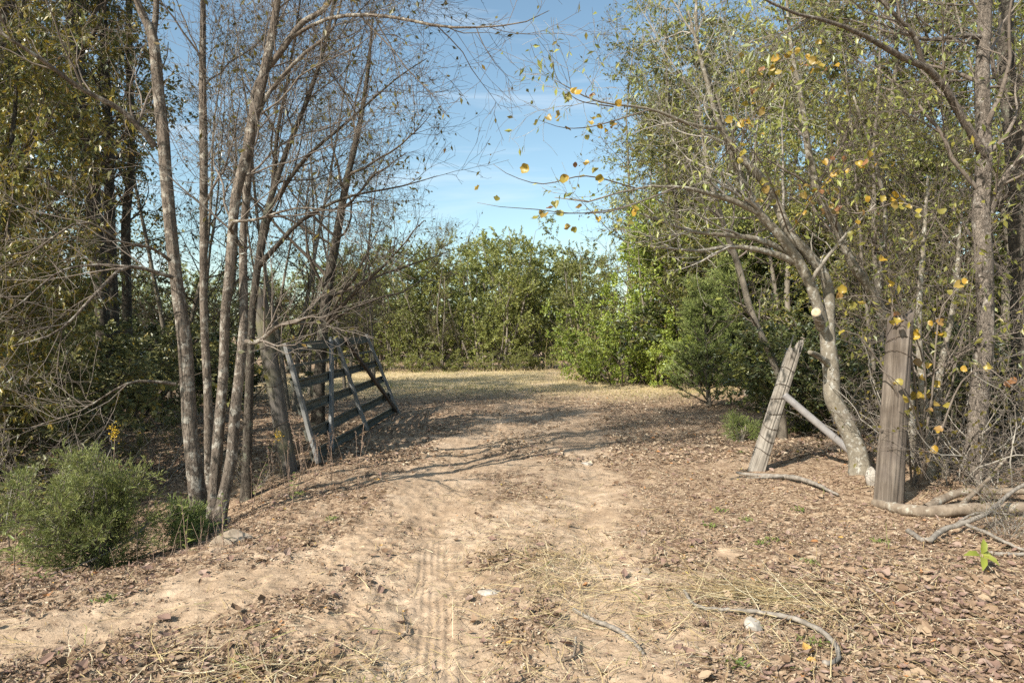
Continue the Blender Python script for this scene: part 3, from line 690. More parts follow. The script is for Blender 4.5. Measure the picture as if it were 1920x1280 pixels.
rw = [('airy1', 1245, 23.0, 12.5, 'tall green leafy tree rising behind the yellow green trees, nearest the sky gap'), ('slim1', 1195, 26.0, 13.5, 'thin twigged tree whose bare twigs edge the sky gap on the right'), ('tall0', 1265, 25.0, 12.5, 'tall olive tree behind the yellow green trees'), ('tall1', 1310, 20.0, 11.5, 'tall olive tree rising behind the cedars, left one'),
      ('tall0', 1400, 19.5, 11.5, 'tall olive tree rising behind the cedars, right one'), ('airy1', 1490, 15.5, 10.5, 'tall olive tree behind the forked lichen tree'),
      ('tall0', 1590, 14.5, 10.5, 'tall olive tree above the thick grey post'), ('airy1', 1690, 13.5, 10, 'tall olive tree between the thick post and the warty trunk'), ('tall1', 1790, 13.0, 10, 'tall olive tree left behind the warty trunk'),
      ('airy1', 1890, 11.5, 10, 'tall olive tree right behind the warty trunk'), ('airy1', 1990, 10.5, 10, 'tall olive tree cut by the right border'), ('tall0', 1300, 30, 13, 'olive tree deep in the right woods behind the cedars'),
      ('tall0', 1640, 22, 12, 'olive tree deep in the right woods behind the thick post'),
      ('slim0', 1360, 23.0, 10.5, 'slim bare tree between the cedars and the lichen tree'), ('slim1', 1655, 9.6, 7.0, 'slim bare tree behind the thick grey post')]
for k, px, d, H, lb in rw: plant(k, px, d, H, lb, group='trees of the right woods')
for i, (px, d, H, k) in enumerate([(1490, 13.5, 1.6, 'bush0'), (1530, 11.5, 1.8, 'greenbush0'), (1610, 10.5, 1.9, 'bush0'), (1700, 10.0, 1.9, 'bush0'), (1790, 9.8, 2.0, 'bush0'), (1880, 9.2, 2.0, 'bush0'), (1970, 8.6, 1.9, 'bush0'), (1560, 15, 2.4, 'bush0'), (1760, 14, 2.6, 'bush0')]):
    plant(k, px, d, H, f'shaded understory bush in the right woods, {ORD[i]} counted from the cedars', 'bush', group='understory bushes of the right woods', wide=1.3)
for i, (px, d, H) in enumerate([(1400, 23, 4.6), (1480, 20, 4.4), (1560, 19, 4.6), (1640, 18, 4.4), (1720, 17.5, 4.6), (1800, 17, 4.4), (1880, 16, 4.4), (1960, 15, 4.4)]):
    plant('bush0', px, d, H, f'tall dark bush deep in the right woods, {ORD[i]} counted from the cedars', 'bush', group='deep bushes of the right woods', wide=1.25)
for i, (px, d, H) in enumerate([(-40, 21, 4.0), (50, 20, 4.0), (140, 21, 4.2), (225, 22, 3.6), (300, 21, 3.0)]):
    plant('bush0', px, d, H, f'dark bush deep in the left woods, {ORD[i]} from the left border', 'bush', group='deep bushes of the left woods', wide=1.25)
for px, d, H, lb in [(1775, 6.6, 1.75, 'tangle of bare grey twigs between the thick post and the warty trunk'), (1900, 6.0, 1.5, 'tangle of bare grey twigs at the right border'), (1700, 7.6, 1.6, 'tangle of bare twigs behind the thick grey post'), (1890, 5.0, .55, 'low bare twigs lying over the forked grey branch at right')]:
    plant('bramble0', px, d, H, lb, 'shrub', group='bare twig tangles of the right woods')

# ------------------------------------------------------------------ left trunk cluster
LV = [dict(n=8, len=(.5, 1.4), K=6, wig=.15, t0=.15, trop=(0, 0, .06), sides=4, rr=.48), dict(n=6, len=(.25, .8), K=3, wig=.2, t0=.15, rmin=.0018), dict(n=3, len=(.10, .35), K=2, wig=.25, rmin=.0013)]
LL = [dict(n=1, L=.06, W=.028, droop=.8, keep=.26)]
hero_tree('furrowed_tree', 'thickest furrowed grey trunk of the left cluster, leftmost of it', 'tree',
    [(380, 1000, 6.0, 33.1), (366, 890, 6.0, 28.7), (356, 800, 6.0, 27.1), (347, 650, 6.0, 24.8), (330, 520, 6.0, 22.6), (320, 425, 6.0, 21.8), (313, 350, 6.0, 21.1), (305, 250, 6.0, 20.3), (295, 150, 6.0, 18.9), (286, 70, 6.0, 17.3), (262, 15, 6.0, 12.0), (244, -60, 6.0, 10.5), (235, -300, 6.2, 7.5), (230, -650, 6.4, 3.0)],
    'bark_rough', 'twig_grey', seed=101, n_top=11, rings=150, sides=26, amp=.055, freq=7,
    limbs=[[(291, 275, 6.0, 12.8), (262, 240, 5.9, 11.4), (225, 205, 5.8, 10.5), (150, 165, 5.6, 9.0), (75, 110, 5.4, 7.5), (-10, 55, 5.2, 5.3)],
           [(286, 80, 6.0, 12.0), (291, 40, 6.05, 11.4), (294, -10, 6.1, 10.5), (300, -200, 6.3, 7.5), (310, -480, 6.5, 3.0)],
           [(318, 488, 5.9, 6.8), (285, 465, 5.7, 5.3), (230, 455, 5.5, 4.5), (155, 415, 5.3, 3.8), (60, 470, 5.1, 3.0), (-20, 480, 5.0, 1.5)],
           [(324, 520, 5.9, 8.3), (240, 500, 5.6, 6.8), (185, 545, 5.4, 6.0), (110, 620, 5.2, 4.5), (20, 650, 5.0, 2.3)],
           [(240, 500, 5.6, 6.0), (180, 497, 5.5, 5.3), (110, 510, 5.3, 3.8), (30, 575, 5.1, 2.3), (-30, 600, 5.0, 1.5)],
           [(330, 720, 5.9, 6.8), (285, 715, 5.8, 6.0), (235, 720, 5.7, 4.5), (150, 770, 5.6, 3.0), (60, 800, 5.5, 1.5)]],
    n_limbs=12, limb_t=(.42, .98), limb_len=(1.2, 2.6), levels=LV, leaf=LL, rr=.28, limb_wig=.16)
hero_tree('slender_tree', 'straight thin dark trunk standing behind the leftmost furrowed trunk', 'tree',
    [(396, 985, 6.6, 19.6), (392, 860, 6.6, 16.5), (389, 727, 6.6, 15.0), (382, 580, 6.6, 13.5), (382, 450, 6.6, 14.3), (382, 300, 6.6, 14.3), (380, 150, 6.6, 12.8), (381, 0, 6.6, 9.8), (384, -200, 6.6, 7.5), (390, -450, 6.7, 5.3), (398, -650, 6.8, 2.3)],
    'bark_rough', 'twig_grey', seed=102, n_top=11, rings=90, sides=16, amp=.05, n_limbs=14, limb_t=(.28, .98), limb_len=(1.0, 2.2), levels=LV, leaf=LL, rr=.34, limb_wig=.16)
hero_tree('furrowed_tree', 'furrowed trunk in the middle of the left cluster beside the tan stone', 'tree',
    [(398, 1000, 5.85, 24.1), (401, 930, 5.9, 20.3), (409, 821, 5.9, 18.9), (419, 690, 6.0, 17.3), (422, 590, 6.0, 16.5), (431, 500, 6.0, 16.5), (442, 370, 6.0, 18.0), (462, 290, 6.0, 19.6), (476, 220, 6.0, 20.3), (500, 115, 6.0, 16.5), (520, 0, 6.0, 13.5), (540, -250, 6.0, 9.0), (560, -560, 6.0, 3.0)],
    'bark_rough', 'twig_grey', seed=103, n_top=11, rings=120, sides=20, amp=.055, freq=7, n_limbs=12, limb_t=(.3, .98), limb_len=(1.0, 2.3), levels=LV, leaf=LL, rr=.28, limb_wig=.16)
hero_tree('furrowed_tree', 'forking furrowed trunk on the right side of the left cluster', 'tree',
    [(408, 1000, 5.75, 25.6), (416, 950, 5.8, 21.8), (434, 858, 5.85, 20.3), (441, 772, 5.9, 19.6), (452, 671, 6.0, 18.0), (457, 590, 6.1, 15.8), (456, 450, 6.2, 14.3), (464, 350, 6.2, 13.5), (472, 250, 6.2, 12.8), (480, 165, 6.1, 12.0), (528, 95, 6.0, 11.4), (565, 45, 6.0, 10.5), (620, 0, 6.0, 9.0), (680, -150, 6.0, 6.0), (730, -350, 6.0, 2.3)],
    'bark_rough', 'twig_grey', seed=104, n_top=11, rings=120, sides=20, amp=.055, freq=7, n_limbs=11, limb_t=(.4, .98), limb_len=(1.0, 2.4), levels=LV, leaf=LL, rr=.32, limb_wig=.16,
    limbs=[[(545, 72, 6.0, 7.5), (600, 40, 5.9, 6.8), (665, 28, 5.8, 6.8), (740, 33, 5.7, 6.0), (815, 48, 5.6, 5.3), (880, 52, 5.5, 3.8), (975, 44, 5.4, 2.3), (1030, 20, 5.35, 1.1)],
           [(462, 640, 6.0, 9.8), (485, 640, 5.9, 9.0), (520, 612, 5.8, 7.5), (560, 600, 5.7, 6.0), (590, 590, 5.65, 3.0)],
           [(457, 470, 6.1, 7.5), (430, 420, 5.9, 6.8), (480, 412, 5.8, 5.3), (560, 390, 5.7, 3.8), (650, 400, 5.6, 1.5)],
           [(474, 240, 6.1, 8.3), (500, 180, 6.0, 7.5), (560, 110, 6.0, 6.8), (620, 60, 6.0, 5.3), (640, 0, 6.0, 3.8), (660, -120, 6.0, 2.3)]])
hero_tree('dark_tree', 'dark leaning trunk between the left cluster and the mossy gate post', 'tree',
    [(462, 905, 7.3, 18.9), (466, 765, 7.3, 15.8), (472, 600, 7.3, 14.3), (486, 480, 7.3, 13.5), (500, 400, 7.3, 12.0), (535, 290, 7.3, 9.8), (575, 190, 7.3, 8.3), (610, 80, 7.3, 6.8), (640, -80, 7.3, 5.3), (670, -350, 7.3, 2.3)],
    'bark_dark', 'twig_brown', seed=105, n_top=14, rings=90, sides=16, n_limbs=16, rr=.36, limb_wig=.16, limb_t=(.3, .98), limb_len=(1.2, 2.8), levels=LV, leaf=[dict(n=1, L=.06, W=.03, droop=.9, keep=.3)],
    limbs=[[(484, 500, 7.3, 12.0), (520, 460, 7.2, 9.8), (570, 410, 7.1, 7.5), (650, 370, 7.0, 5.3), (750, 350, 6.9, 3.0), (820, 330, 6.8, 1.5)],
           [(490, 470, 7.3, 11.4), (510, 370, 7.3, 9.8), (520, 250, 7.3, 7.5), (545, 120, 7.3, 5.3), (570, -50, 7.3, 2.3)],
           [(500, 400, 7.3, 9.0), (570, 300, 7.2, 7.5), (650, 230, 7.1, 5.3), (740, 150, 7.0, 3.0), (800, 110, 6.9, 1.5)]])
hero_tree('bare_tree', 'bare dark twigged tree behind the gate leaning into the sky gap', 'tree',
    [(596, 800, 10.5, 24), (600, 690, 10.5, 21), (612, 560, 10.5, 19), (632, 440, 10.5, 16), (650, 340, 10.5, 13), (675, 230, 10.5, 10), (690, 130, 10.5, 7), (700, 20, 10.5, 3)],
    'bark_dark', 'twig_brown', seed=106, rings=60, sides=12, n_limbs=20, limb_t=(.2, .98), limb_len=(1.4, 3.2), limb_ang=(35, 70), limb_trop=(0, 0, .03), levels=LV, leaf=[dict(n=1, L=.07, W=.032, droop=1.0, keep=.33)])
for i, (rows, lb) in enumerate([
    ([(196, 735, 10.5, 24), (192, 600, 10.5, 25), (185, 470, 10.5, 28), (165, 300, 10.5, 26), (148, 150, 10.5, 23), (135, 0, 10.5, 24), (120, -300, 10.5, 8)], 'dark thick trunk in the left woods, left of two close trunks'),
    ([(216, 735, 11.2, 24), (212, 600, 11.2, 21), (206, 420, 11.2, 19), (203, 250, 11.2, 17), (196, 100, 11.2, 15), (190, -50, 11.2, 13), (180, -300, 11.2, 6)], 'dark trunk in the left woods, right of two close trunks'),
    ([(240, 720, 12.0, 19), (238, 560, 12.0, 17), (236, 420, 12.0, 16), (246, 310, 12.0, 14), (244, 180, 12.0, 13), (242, 60, 12.0, 12), (245, -250, 12.0, 5)], 'crooked lighter trunk in the left woods beside the furrowed tree'),
    ([(10, 760, 9.8, 36), (8, 560, 9.8, 33), (12, 380, 9.8, 30), (8, 200, 9.8, 26), (14, 40, 9.8, 22), (20, -260, 9.8, 8)], 'dark trunk at the left border of the woods')]):
    hero_tree('woodland_tree', lb, 'tree', rows, 'bark_dark', 'twig_brown', seed=110 + i, rings=50, sides=12, n_limbs=14, limb_t=(.3, .98), limb_len=(1.2, 2.6),
              levels=[dict(n=7, len=(.5, 1.3), K=5, wig=.16, t0=.15, sides=3), dict(n=6, len=(.25, .7), K=3, wig=.2, rmin=.003)],
              leaf=[dict(n=5, L=.08, W=.045, droop=.5)], leafmat='l_autumn')

# ------------------------------------------------------------------ right trees
LVR = [dict(n=6, len=(.5, 1.3), K=6, wig=.16, t0=.1, trop=(0, 0, .03), sides=4), dict(n=6, len=(.22, .7), K=4, wig=.24, t0=.1, rmin=.0018), dict(n=2, len=(.10, .32), K=2, wig=.28, rmin=.0013)]
LFR = [dict(n=1, L=.07, W=.026, droop=.9, keep=.55), dict(level=2, n=2, L=.075, W=.03, droop=.8, keep=.6)]
lich, lich_pts, _, lich_off = hero_tree('lichen_tree', 'pale lichen spotted tree with curved forked trunk behind the leaning post', 'tree',
    [(1615, 910, 7.0, 38), (1607, 845, 7.0, 33), (1580, 782, 7.0, 31), (1562, 745, 7.0, 30), (1559, 700, 7.0, 29), (1553, 650, 7.0, 28), (1552, 600, 7.0, 24), (1555, 565, 7.0, 20), (1547, 520, 6.95, 19), (1520, 482, 6.9, 19), (1482, 440, 6.8, 18), (1455, 380, 6.8, 17), (1432, 340, 6.7, 17), (1400, 305, 6.6, 14), (1352, 240, 6.5, 10), (1325, 150, 6.4, 8), (1290, 20, 6.3, 3)],
    'bark_pale', 'twig_pale', seed=201, rings=130, sides=20, amp=.05, flare=.3,
    limbs=[[(1552, 640, 7.0, 22), (1538, 590, 6.95, 21), (1526, 550, 6.9, 20), (1508, 505, 6.9, 19), (1478, 462, 6.8, 18), (1428, 402, 6.7, 15), (1385, 380, 6.6, 13), (1330, 362, 6.5, 10), (1270, 350, 6.3, 6), (1190, 352, 6.2, 4), (1110, 378, 6.1, 3), (1040, 370, 6.0, 1.5)],
           [(1500, 495, 6.9, 14), (1440, 472, 6.8, 11), (1370, 462, 6.7, 8), (1310, 470, 6.6, 6), (1220, 462, 6.4, 3)],
           [(1490, 478, 6.9, 13), (1420, 448, 6.8, 10), (1350, 440, 6.7, 8), (1290, 432, 6.6, 6), (1200, 400, 6.4, 3)],
           [(1560, 690, 7.0, 12), (1535, 668, 6.85, 11), (1518, 660, 6.7, 8)],
           [(1428, 402, 6.7, 12), (1400, 350, 6.7, 11), (1370, 290, 6.6, 11), (1345, 190, 6.5, 9), (1310, 90, 6.4, 7), (1305, -50, 6.3, 3)],
           [(1352, 240, 6.5, 9), (1300, 235, 6.3, 7), (1220, 205, 6.1, 5), (1120, 190, 5.9, 3), (1040, 150, 5.7, 1.5)]],
    n_limbs=10, limb_t=(.5, .97), limb_len=(.9, 2.1), levels=LVR, leaf=LFR, leafmat='l_thicket')
# cut end of the sawn stub
c = W(1530, 585, 6.72); e = W(1540, 612, 6.98)
cb = MB(); q, r = spline([(*e, .058), (*((c + e) / 2), .048), (*c, .045)], 6); cb.tubes(q - lich_off, r, 14); cb.build('sawn_stub', 'bark_pale', lich)
ax = nrm((c - e)[None])[0]; cb = MB(); cb.tubes((np.array([c - ax * .01, c + ax * .004]) - lich_off), np.array([.0445, .0435]), 14); st = cb.build('cut_face', 'cutwood', lich); st['label'] = 'pale round freshly sawn branch end'

hero_tree('arching_tree', 'grey arching tree leaning left from behind the thick grey post', 'tree',
    [(1712, 930, 7.3, 28), (1706, 800, 7.3, 24), (1690, 680, 7.3, 22), (1660, 600, 7.2, 20), (1628, 535, 7.1, 19), (1600, 498, 7.0, 17), (1565, 420, 6.9, 15), (1535, 365, 6.8, 16), (1515, 280, 6.7, 13), (1505, 200, 6.6, 10), (1480, 60, 6.5, 6), (1470, -120, 6.4, 3)],
    'bark_pale', 'twig_grey', seed=202, rings=80, sides=16, limbs=[[(1645, 560, 7.15, 12), (1655, 480, 7.1, 10), (1660, 400, 7.0, 8), (1640, 300, 6.9, 6), (1600, 180, 6.8, 3)]],
    n_limbs=12, limb_t=(.3, .98), limb_len=(.9, 2.0), levels=LVR, leaf=LFR, leafmat='l_thicket')
hero_tree('warty_tree', 'tall straight warty barked trunk near the right border', 'tree',
    [(1832, 955, 6.3, 45.0), (1832, 880, 6.3, 37.8), (1833, 773, 6.3, 32.4), (1841, 695, 6.3, 30.6), (1848, 617, 6.3, 29.7), (1847, 539, 6.3, 29.7), (1844, 480, 6.3, 30.6), (1840, 400, 6.3, 28.8), (1845, 300, 6.3, 26.1), (1842, 150, 6.3, 23.4), (1848, 0, 6.3, 21.6), (1852, -250, 6.3, 18.0), (1850, -600, 6.3, 5.4)],
    'bark_warty', 'twig_grey', seed=203, rings=170, sides=28, amp=.10, freq=14,
    limbs=[[(1845, 290, 6.25, 15.3), (1800, 215, 6.1, 14.4), (1770, 160, 6.0, 13.5), (1735, 125, 5.9, 12.6), (1690, 108, 5.8, 11.7), (1630, 72, 5.6, 9.0), (1560, 42, 5.4, 7.2), (1480, 22, 5.2, 5.4), (1400, -20, 5.0, 3.6)],
           [(1730, 122, 5.9, 9.9), (1715, 70, 5.8, 9.0), (1680, 30, 5.7, 7.2), (1620, -30, 5.6, 4.5)],
           [(1842, 70, 6.3, 10.8), (1800, 68, 6.2, 8.1), (1740, 75, 6.1, 6.3), (1690, 60, 6.0, 4.5), (1640, 40, 5.9, 2.7)],
           [(1856, 400, 6.3, 13.5), (1880, 340, 6.2, 12.6), (1930, 280, 6.1, 9.9), (2000, 200, 6.0, 6.3)]],
    n_limbs=12, limb_t=(.3, .97), limb_len=(1.0, 2.2), levels=LVR, leaf=[dict(n=1, L=.085, W=.03, droop=.9, keep=.45), dict(level=2, n=1, L=.085, W=.03, droop=.9, keep=.4)], leafmat='l_thicket')
for i, (rows, lb, bk) in enumerate([
    ([(1751, 945, 6.6, 20), (1746, 871, 6.6, 17), (1738, 820, 6.6, 15), (1733, 760, 6.6, 14), (1722, 620, 6.6, 11), (1730, 480, 6.6, 9), (1740, 330, 6.6, 4)], 'thin pale stem right of the thick grey post, left of a pair', 'bark_pale'),
    ([(1775, 945, 6.65, 18), (1769, 879, 6.65, 16), (1757, 820, 6.65, 14), (1762, 700, 6.7, 12), (1790, 560, 6.7, 10), (1800, 420, 6.7, 5)], 'thin pale stem left of the warty trunk, right of a pair', 'bark_pale'),
    ([(1468, 800, 10.0, 15), (1455, 694, 10.0, 13), (1411, 591, 10.0, 12), (1385, 500, 10.0, 12), (1360, 430, 10.0, 10), (1330, 330, 10.0, 8), (1310, 200, 10.0, 5)], 'slim trunk leaning left behind the leaning fence post', 'bark_slim'),
    ([(1925, 900, 7.4, 46), (1922, 700, 7.4, 42), (1915, 500, 7.4, 38), (1908, 380, 7.4, 36), (1900, 250, 7.4, 32), (1885, 100, 7.4, 27), (1890, -100, 7.4, 20), (1890, -400, 7.4, 6)], 'dark thick trunk on the right border', 'bark_dark')]):
    hero_tree('slim_tree' if i < 3 else 'dark_tree', lb, 'tree', rows, bk, 'twig_grey', seed=220 + i, rings=50, sides=14, n_limbs=12, limb_t=(.25, .98), limb_len=(.7, 1.7), levels=LVR[:2] if i == 2 else LVR, leaf=LFR, leafmat='l_olive')

# large yellow leaves, one by one, on thin shoots of the lichen tree and of shoots by the thick post
def big_leaf_mesh(seed):
    rng = np.random.default_rng(seed); mb = MB(); n = 14
    th = np.linspace(0, 2 * np.pi, n, endpoint=False)
    rr = .5 * (1 + .22 * np.exp(-(np.minimum(th, 2 * np.pi - th) / .4) ** 2) - .30 * np.exp(-((th - np.pi) / .35) ** 2)) * (1 + rng.normal(0, .07, n))
    cup = rng.uniform(-.7, 1.0); fo = rng.uniform(.1, .9); ph = rng.uniform(0, 6)
    v = [(-.12, 0, 0)] + [(r * math.cos(t), r * math.sin(t) * .95, cup * r * r + .07 * math.sin(3 * t + ph) + fo * abs(math.sin(t)) * r) for t, r in zip(th, rr)]
    mb.add(np.array(v), None, [(0, 1 + k, 1 + (k + 1) % n) for k in range(n)], np.full(n + 1, rng.uniform(.02, .98)))
    return mb.mesh('leaf', 'l_big', True)
LEAF = [big_leaf_mesh(700 + i) for i in range(12)]
lrng = np.random.default_rng(77)
def big_leaf(parent, off, p, size):
    o = bpy.data.objects.new('leaf', LEAF[lrng.integers(len(LEAF))]); COL.objects.link(o); o.parent = parent
    o.location = Vector(p - off); o.scale = (size,) * 3
    nv = Vector((lrng.normal(-.2, .6), -.6 + lrng.normal(0, .5), .4 + lrng.normal(0, .5))).normalized()
    o.rotation_mode = 'QUATERNION'; o.rotation_quaternion = nv.to_track_quat('Z', 'Y') @ Quaternion((0, 0, 1), lrng.uniform(0, 6.28))
def shoot(parent, off, rows, w0, leaves, size, jit=14, mat='twig_grey'):
    c, r = spline(pix([(a, b, d, w0 * (1 - .75 * i / max(len(rows) - 1, 1))) for i, (a, b, d) in enumerate(rows)]), 14)
    mb = MB(); mb.tubes(c - off, r, 5); mb.build('shoot', mat, parent)
    for k in range(leaves):
        p = c[lrng.integers(4, 14)] + lrng.normal(0, jit * rows[0][2] / F, 3) * np.array([1, .7, 1]); big_leaf(parent, off, p, size * lrng.uniform(.75, 1.2))
for rows, n in [([(1270, 350, 6.3), (1180, 385, 5.9), (1090, 400, 5.5), (1000, 392, 5.1), (940, 388, 4.9), (895, 380, 4.8)], 11), ([(1190, 352, 6.0), (1100, 330, 5.6), (1020, 345, 5.3), (960, 330, 5.1), (925, 308, 5.0)], 8),
                ([(1250, 360, 6.2), (1150, 395, 5.7), (1080, 400, 5.5), (1010, 400, 5.3)], 7), ([(1220, 205, 6.1), (1120, 235, 5.8), (1060, 240, 5.6), (1010, 225, 5.4)], 14), ([(1150, 200, 5.9), (1090, 190, 5.6), (1060, 170, 5.5)], 6),
                ([(1345, 190, 6.5), (1420, 140, 6.1), (1480, 110, 5.9), (1540, 130, 5.7)], 30), ([(1480, 440, 6.8), (1540, 350, 6.2), (1600, 300, 6.0), (1660, 310, 5.9)], 28), ([(1350, 300, 6.5), (1420, 210, 6.0), (1440, 170, 5.8)], 12), ([(1535, 365, 6.8), (1600, 400, 6.2), (1680, 380, 5.9), (1740, 395, 5.7)], 22), ([(1480, 440, 6.8), (1440, 330, 6.1), (1390, 240, 5.8), (1370, 130, 5.6)], 14)]:
    shoot(lich, lich_off, rows, 3, n, .064)
yb = G(1705, 6.4); ybush = thing('redbud_shoots', yb, 'thin shoots with large round yellow leaves around the thick grey post', 'shrub')
for rows, n in [([(1712, 930, 6.4), (1720, 760, 6.2), (1690, 600, 5.9), (1640, 555, 5.7), (1570, 560, 5.6)], 24), ([(1712, 930, 6.4), (1735, 700, 6.1), (1680, 560, 5.8), (1660, 525, 5.6)], 10), ([(1712, 930, 6.4), (1745, 760, 6.2), (1760, 600, 6.0), (1790, 545, 5.9), (1830, 555, 5.8)], 20),
                ([(1712, 930, 6.4), (1735, 850, 6.0), (1700, 740, 5.6), (1650, 690, 5.5)], 8), ([(1712, 930, 6.4), (1760, 820, 6.0), (1800, 720, 5.8), (1850, 690, 5.6), (1915, 740, 5.4)], 9), ([(1712, 930, 6.4), (1690, 760, 5.9), (1620, 640, 5.7), (1585, 620, 5.6)], 14)]:
    shoot(ybush, yb, rows, 5, int(n * .75), .070, 12)

# ------------------------------------------------------------------ posts, gate, brace
def local_frame(p0, p1, twist=0):
    """matrix with +Z from p0 to p1"""
    z = Vector(p1 - p0).normalized(); q = z.to_track_quat('Z', 'Y') @ Quaternion((0, 0, 1), twist)
    return Matrix.Translation(Vector(p0)) @ q.to_matrix().to_4x4()
def log_post(mb, H, r0, r1, seed, sides=96, rings=50, square=0.0, crack=5, broken=.0, amp=.03):
    rng = np.random.default_rng(seed)
    th = np.linspace(0, 2 * np.pi, sides, endpoint=False); zz = np.linspace(-.15, H, rings)
    cr = rng.uniform(0, 2 * np.pi, crack); cd = rng.uniform(.08, .34, crack); cw = rng.uniform(.035, .075, crack)
    vs = []
    for z in zz:
        r = np.full(sides, r0 + (r1 - r0) * max(z, 0) / H)
        if square: r = r / np.maximum(np.abs(np.cos(th)), np.abs(np.sin(th))) ** square
        r = r * (1 + amp * 2 * fbm(np.cos(th) * 2 + 5, np.sin(th) * 2 + z * .8, seed, 3) + amp * fbm(np.cos(th) * 9, np.sin(th) * 9 + z * 1.1, seed + 5, 2))
        for a, d, w in zip(cr, cd, cw):
            da = np.angle(np.exp(1j * (th - a - .12 * math.sin(z * 2 + a)))); r = r * (1 - d * np.exp(-(da / w) ** 2) * min(1, .3 + z / H) * (.6 + .4 * math.sin(z * 3.1 + a * 5)))
        vs.append(np.stack([np.cos(th) * r, np.sin(th) * r, np.full(sides, z)], 1))
    vs = np.array(vs)
    if broken: vs[-1, :, 2] += broken * (fbm(np.cos(th) * 3, np.sin(th) * 3, seed + 9, 3) * 2)
    idx = np.arange(rings * sides).reshape(rings, sides); nx = np.roll(idx, -1, 1)
    q = np.stack([idx[:-1], nx[:-1], nx[1:], idx[1:]], -1).reshape(-1, 4)
    cen = rings * sides; v = np.vstack([vs.reshape(-1, 3), [[0, 0, vs[-1, :, 2].mean() - .004]]])
    t = [(idx[-1, k], idx[-1, (k + 1) % sides], cen) for k in range(sides)]
    mb.add(v, q, t)

def place_post(name, label, base, topp, r0, r1, mat, seed, **kw):
    H = float(np.linalg.norm(topp - base)); mb = MB(); log_post(mb, H, r0, r1, seed, **kw)
    o = mb.build(name, mat); o.matrix_world = local_frame(base, topp, kw.get('twist', 0) if False else 0); tag(o, label, 'post'); return o, H

# thick grey corner post on the right
b = G(1666, 5.95); t = W(1690, 597, 5.97)
post, H = place_post('corner_post', 'thick upright weathered grey post at right, dark knot near its top', b, t, .112, .096, 'post_purple', 301, crack=9, broken=.07, amp=.075)
def knot(par, ang, z, r, rad, mat):
    mb = MB(); th = np.linspace(0, 2 * np.pi, 12, endpoint=False); vs = [(0, 0, 0)]
    for k, (f, h) in enumerate(((.35, -.004), (.8, .012), (1.15, .0))):
        vs += [(math.cos(a) * r * f, math.sin(a) * r * f * 1.1, h) for a in th]
    tr = [(0, 1 + k, 1 + (k + 1) % 12) for k in range(12)]; q = []
    for s_ in range(2):
        for k in range(12): q.append((1 + s_ * 12 + k, 1 + (s_ + 1) * 12 + k, 1 + (s_ + 1) * 12 + (k + 1) % 12, 1 + s_ * 12 + (k + 1) % 12))
    mb.add(np.array(vs), q, tr); o = mb.build('knot', mat, par)
    d = Vector((math.cos(ang), math.sin(ang), 0)); o.rotation_mode = 'QUATERNION'; o.rotation_quaternion = d.to_track_quat('Z', 'Y'); o.location = d * (rad - .002) + Vector((0, 0, z)); return o
knot(post, R(-78), 1.17, .032, .100, 'bark_dark'); knot(post, R(-85), .45, .020, .108, 'bark_dark')
def wrap_wire(par, z, r, tilt, seed, rad=.0028, sq=0, sag=.012):
    rng = np.random.default_rng(seed); th = np.linspace(0, 2 * np.pi, 29)
    rr = (r + rad) * np.ones(29)
    if sq: rr = rr / np.maximum(np.abs(np.cos(th)), np.abs(np.sin(th))) ** sq
    rr = rr * (1.02 + .02 * np.sin(th * 3 + seed))
    p = np.stack([np.cos(th) * rr, np.sin(th) * rr, z + tilt * np.cos(th + seed) + sag * np.sin(2 * th + seed)], 1)
    mb = MB(); mb.tubes(p, np.full(29, rad), 5, cap=False); mb.build('wire', 'wire', par)
wrap_wire(post, 1.42, .100, .03, 3); wrap_wire(post, 1.28, .101, .04, 4)

# leaning split post with wire wraps
b = G(1418, 7.62); t = W(1489, 655, 7.55)
lean, H = place_post('leaning_post', 'split grey fence post leaning right, wrapped with rusty wire', b, t, .098, .080, 'post_grey', 302, square=.45, crack=11, broken=.12, amp=.05)
lean.scale = (1.08, .88, 1.0)
for i, z in enumerate((.22, .37, .52, .68, .84, .98, 1.16)): wrap_wire(lean, z, .100 - .013 * z, .022, 10 + i, .0032, .45)
sv = MB(); log_post(sv, .62, .022, .008, 5, 8, 14, .3, 1, .02); s_ = sv.build('splinter', 'post_grey', lean); s_.location = (.07, .02, .95); s_.rotation_euler = (0, R(7), 0)
# diagonal pipe brace
a = W(1470, 740, 7.50); e = W(1640, 884, 7.35)
pm = MB(); L = float(np.linalg.norm(e - a)); zz = np.linspace(0, L, 12)
pm.tubes(np.stack([zz * 0, zz * 0, zz], 1), np.full(12, .040), 16); pm.tubes(np.stack([zz[:2] * 0, zz[:2] * 0, np.array([.004, -.002])], 1), np.array([.036, .034]), 16)
pp = pm.build('pipe_brace', 'pipe'); pp.matrix_world = local_frame(a, e); tag(pp, 'grey metal pipe slanting from the leaning post down to the lichen tree', 'pipe')

# mossy gate post on the left
b = G(543, 8.0); t = W(484, 545, 8.05)
mp_, H = place_post('gate_post', 'round mossy post leaning left beside the old gate', b, t, .095, .088, 'post_green', 303, crack=5, broken=.03)
wrap_wire(mp_, 1.05, .093, .03, 41); wrap_wire(mp_, 1.5, .091, .03, 42); wrap_wire(mp_, .55, .094, .03, 43)

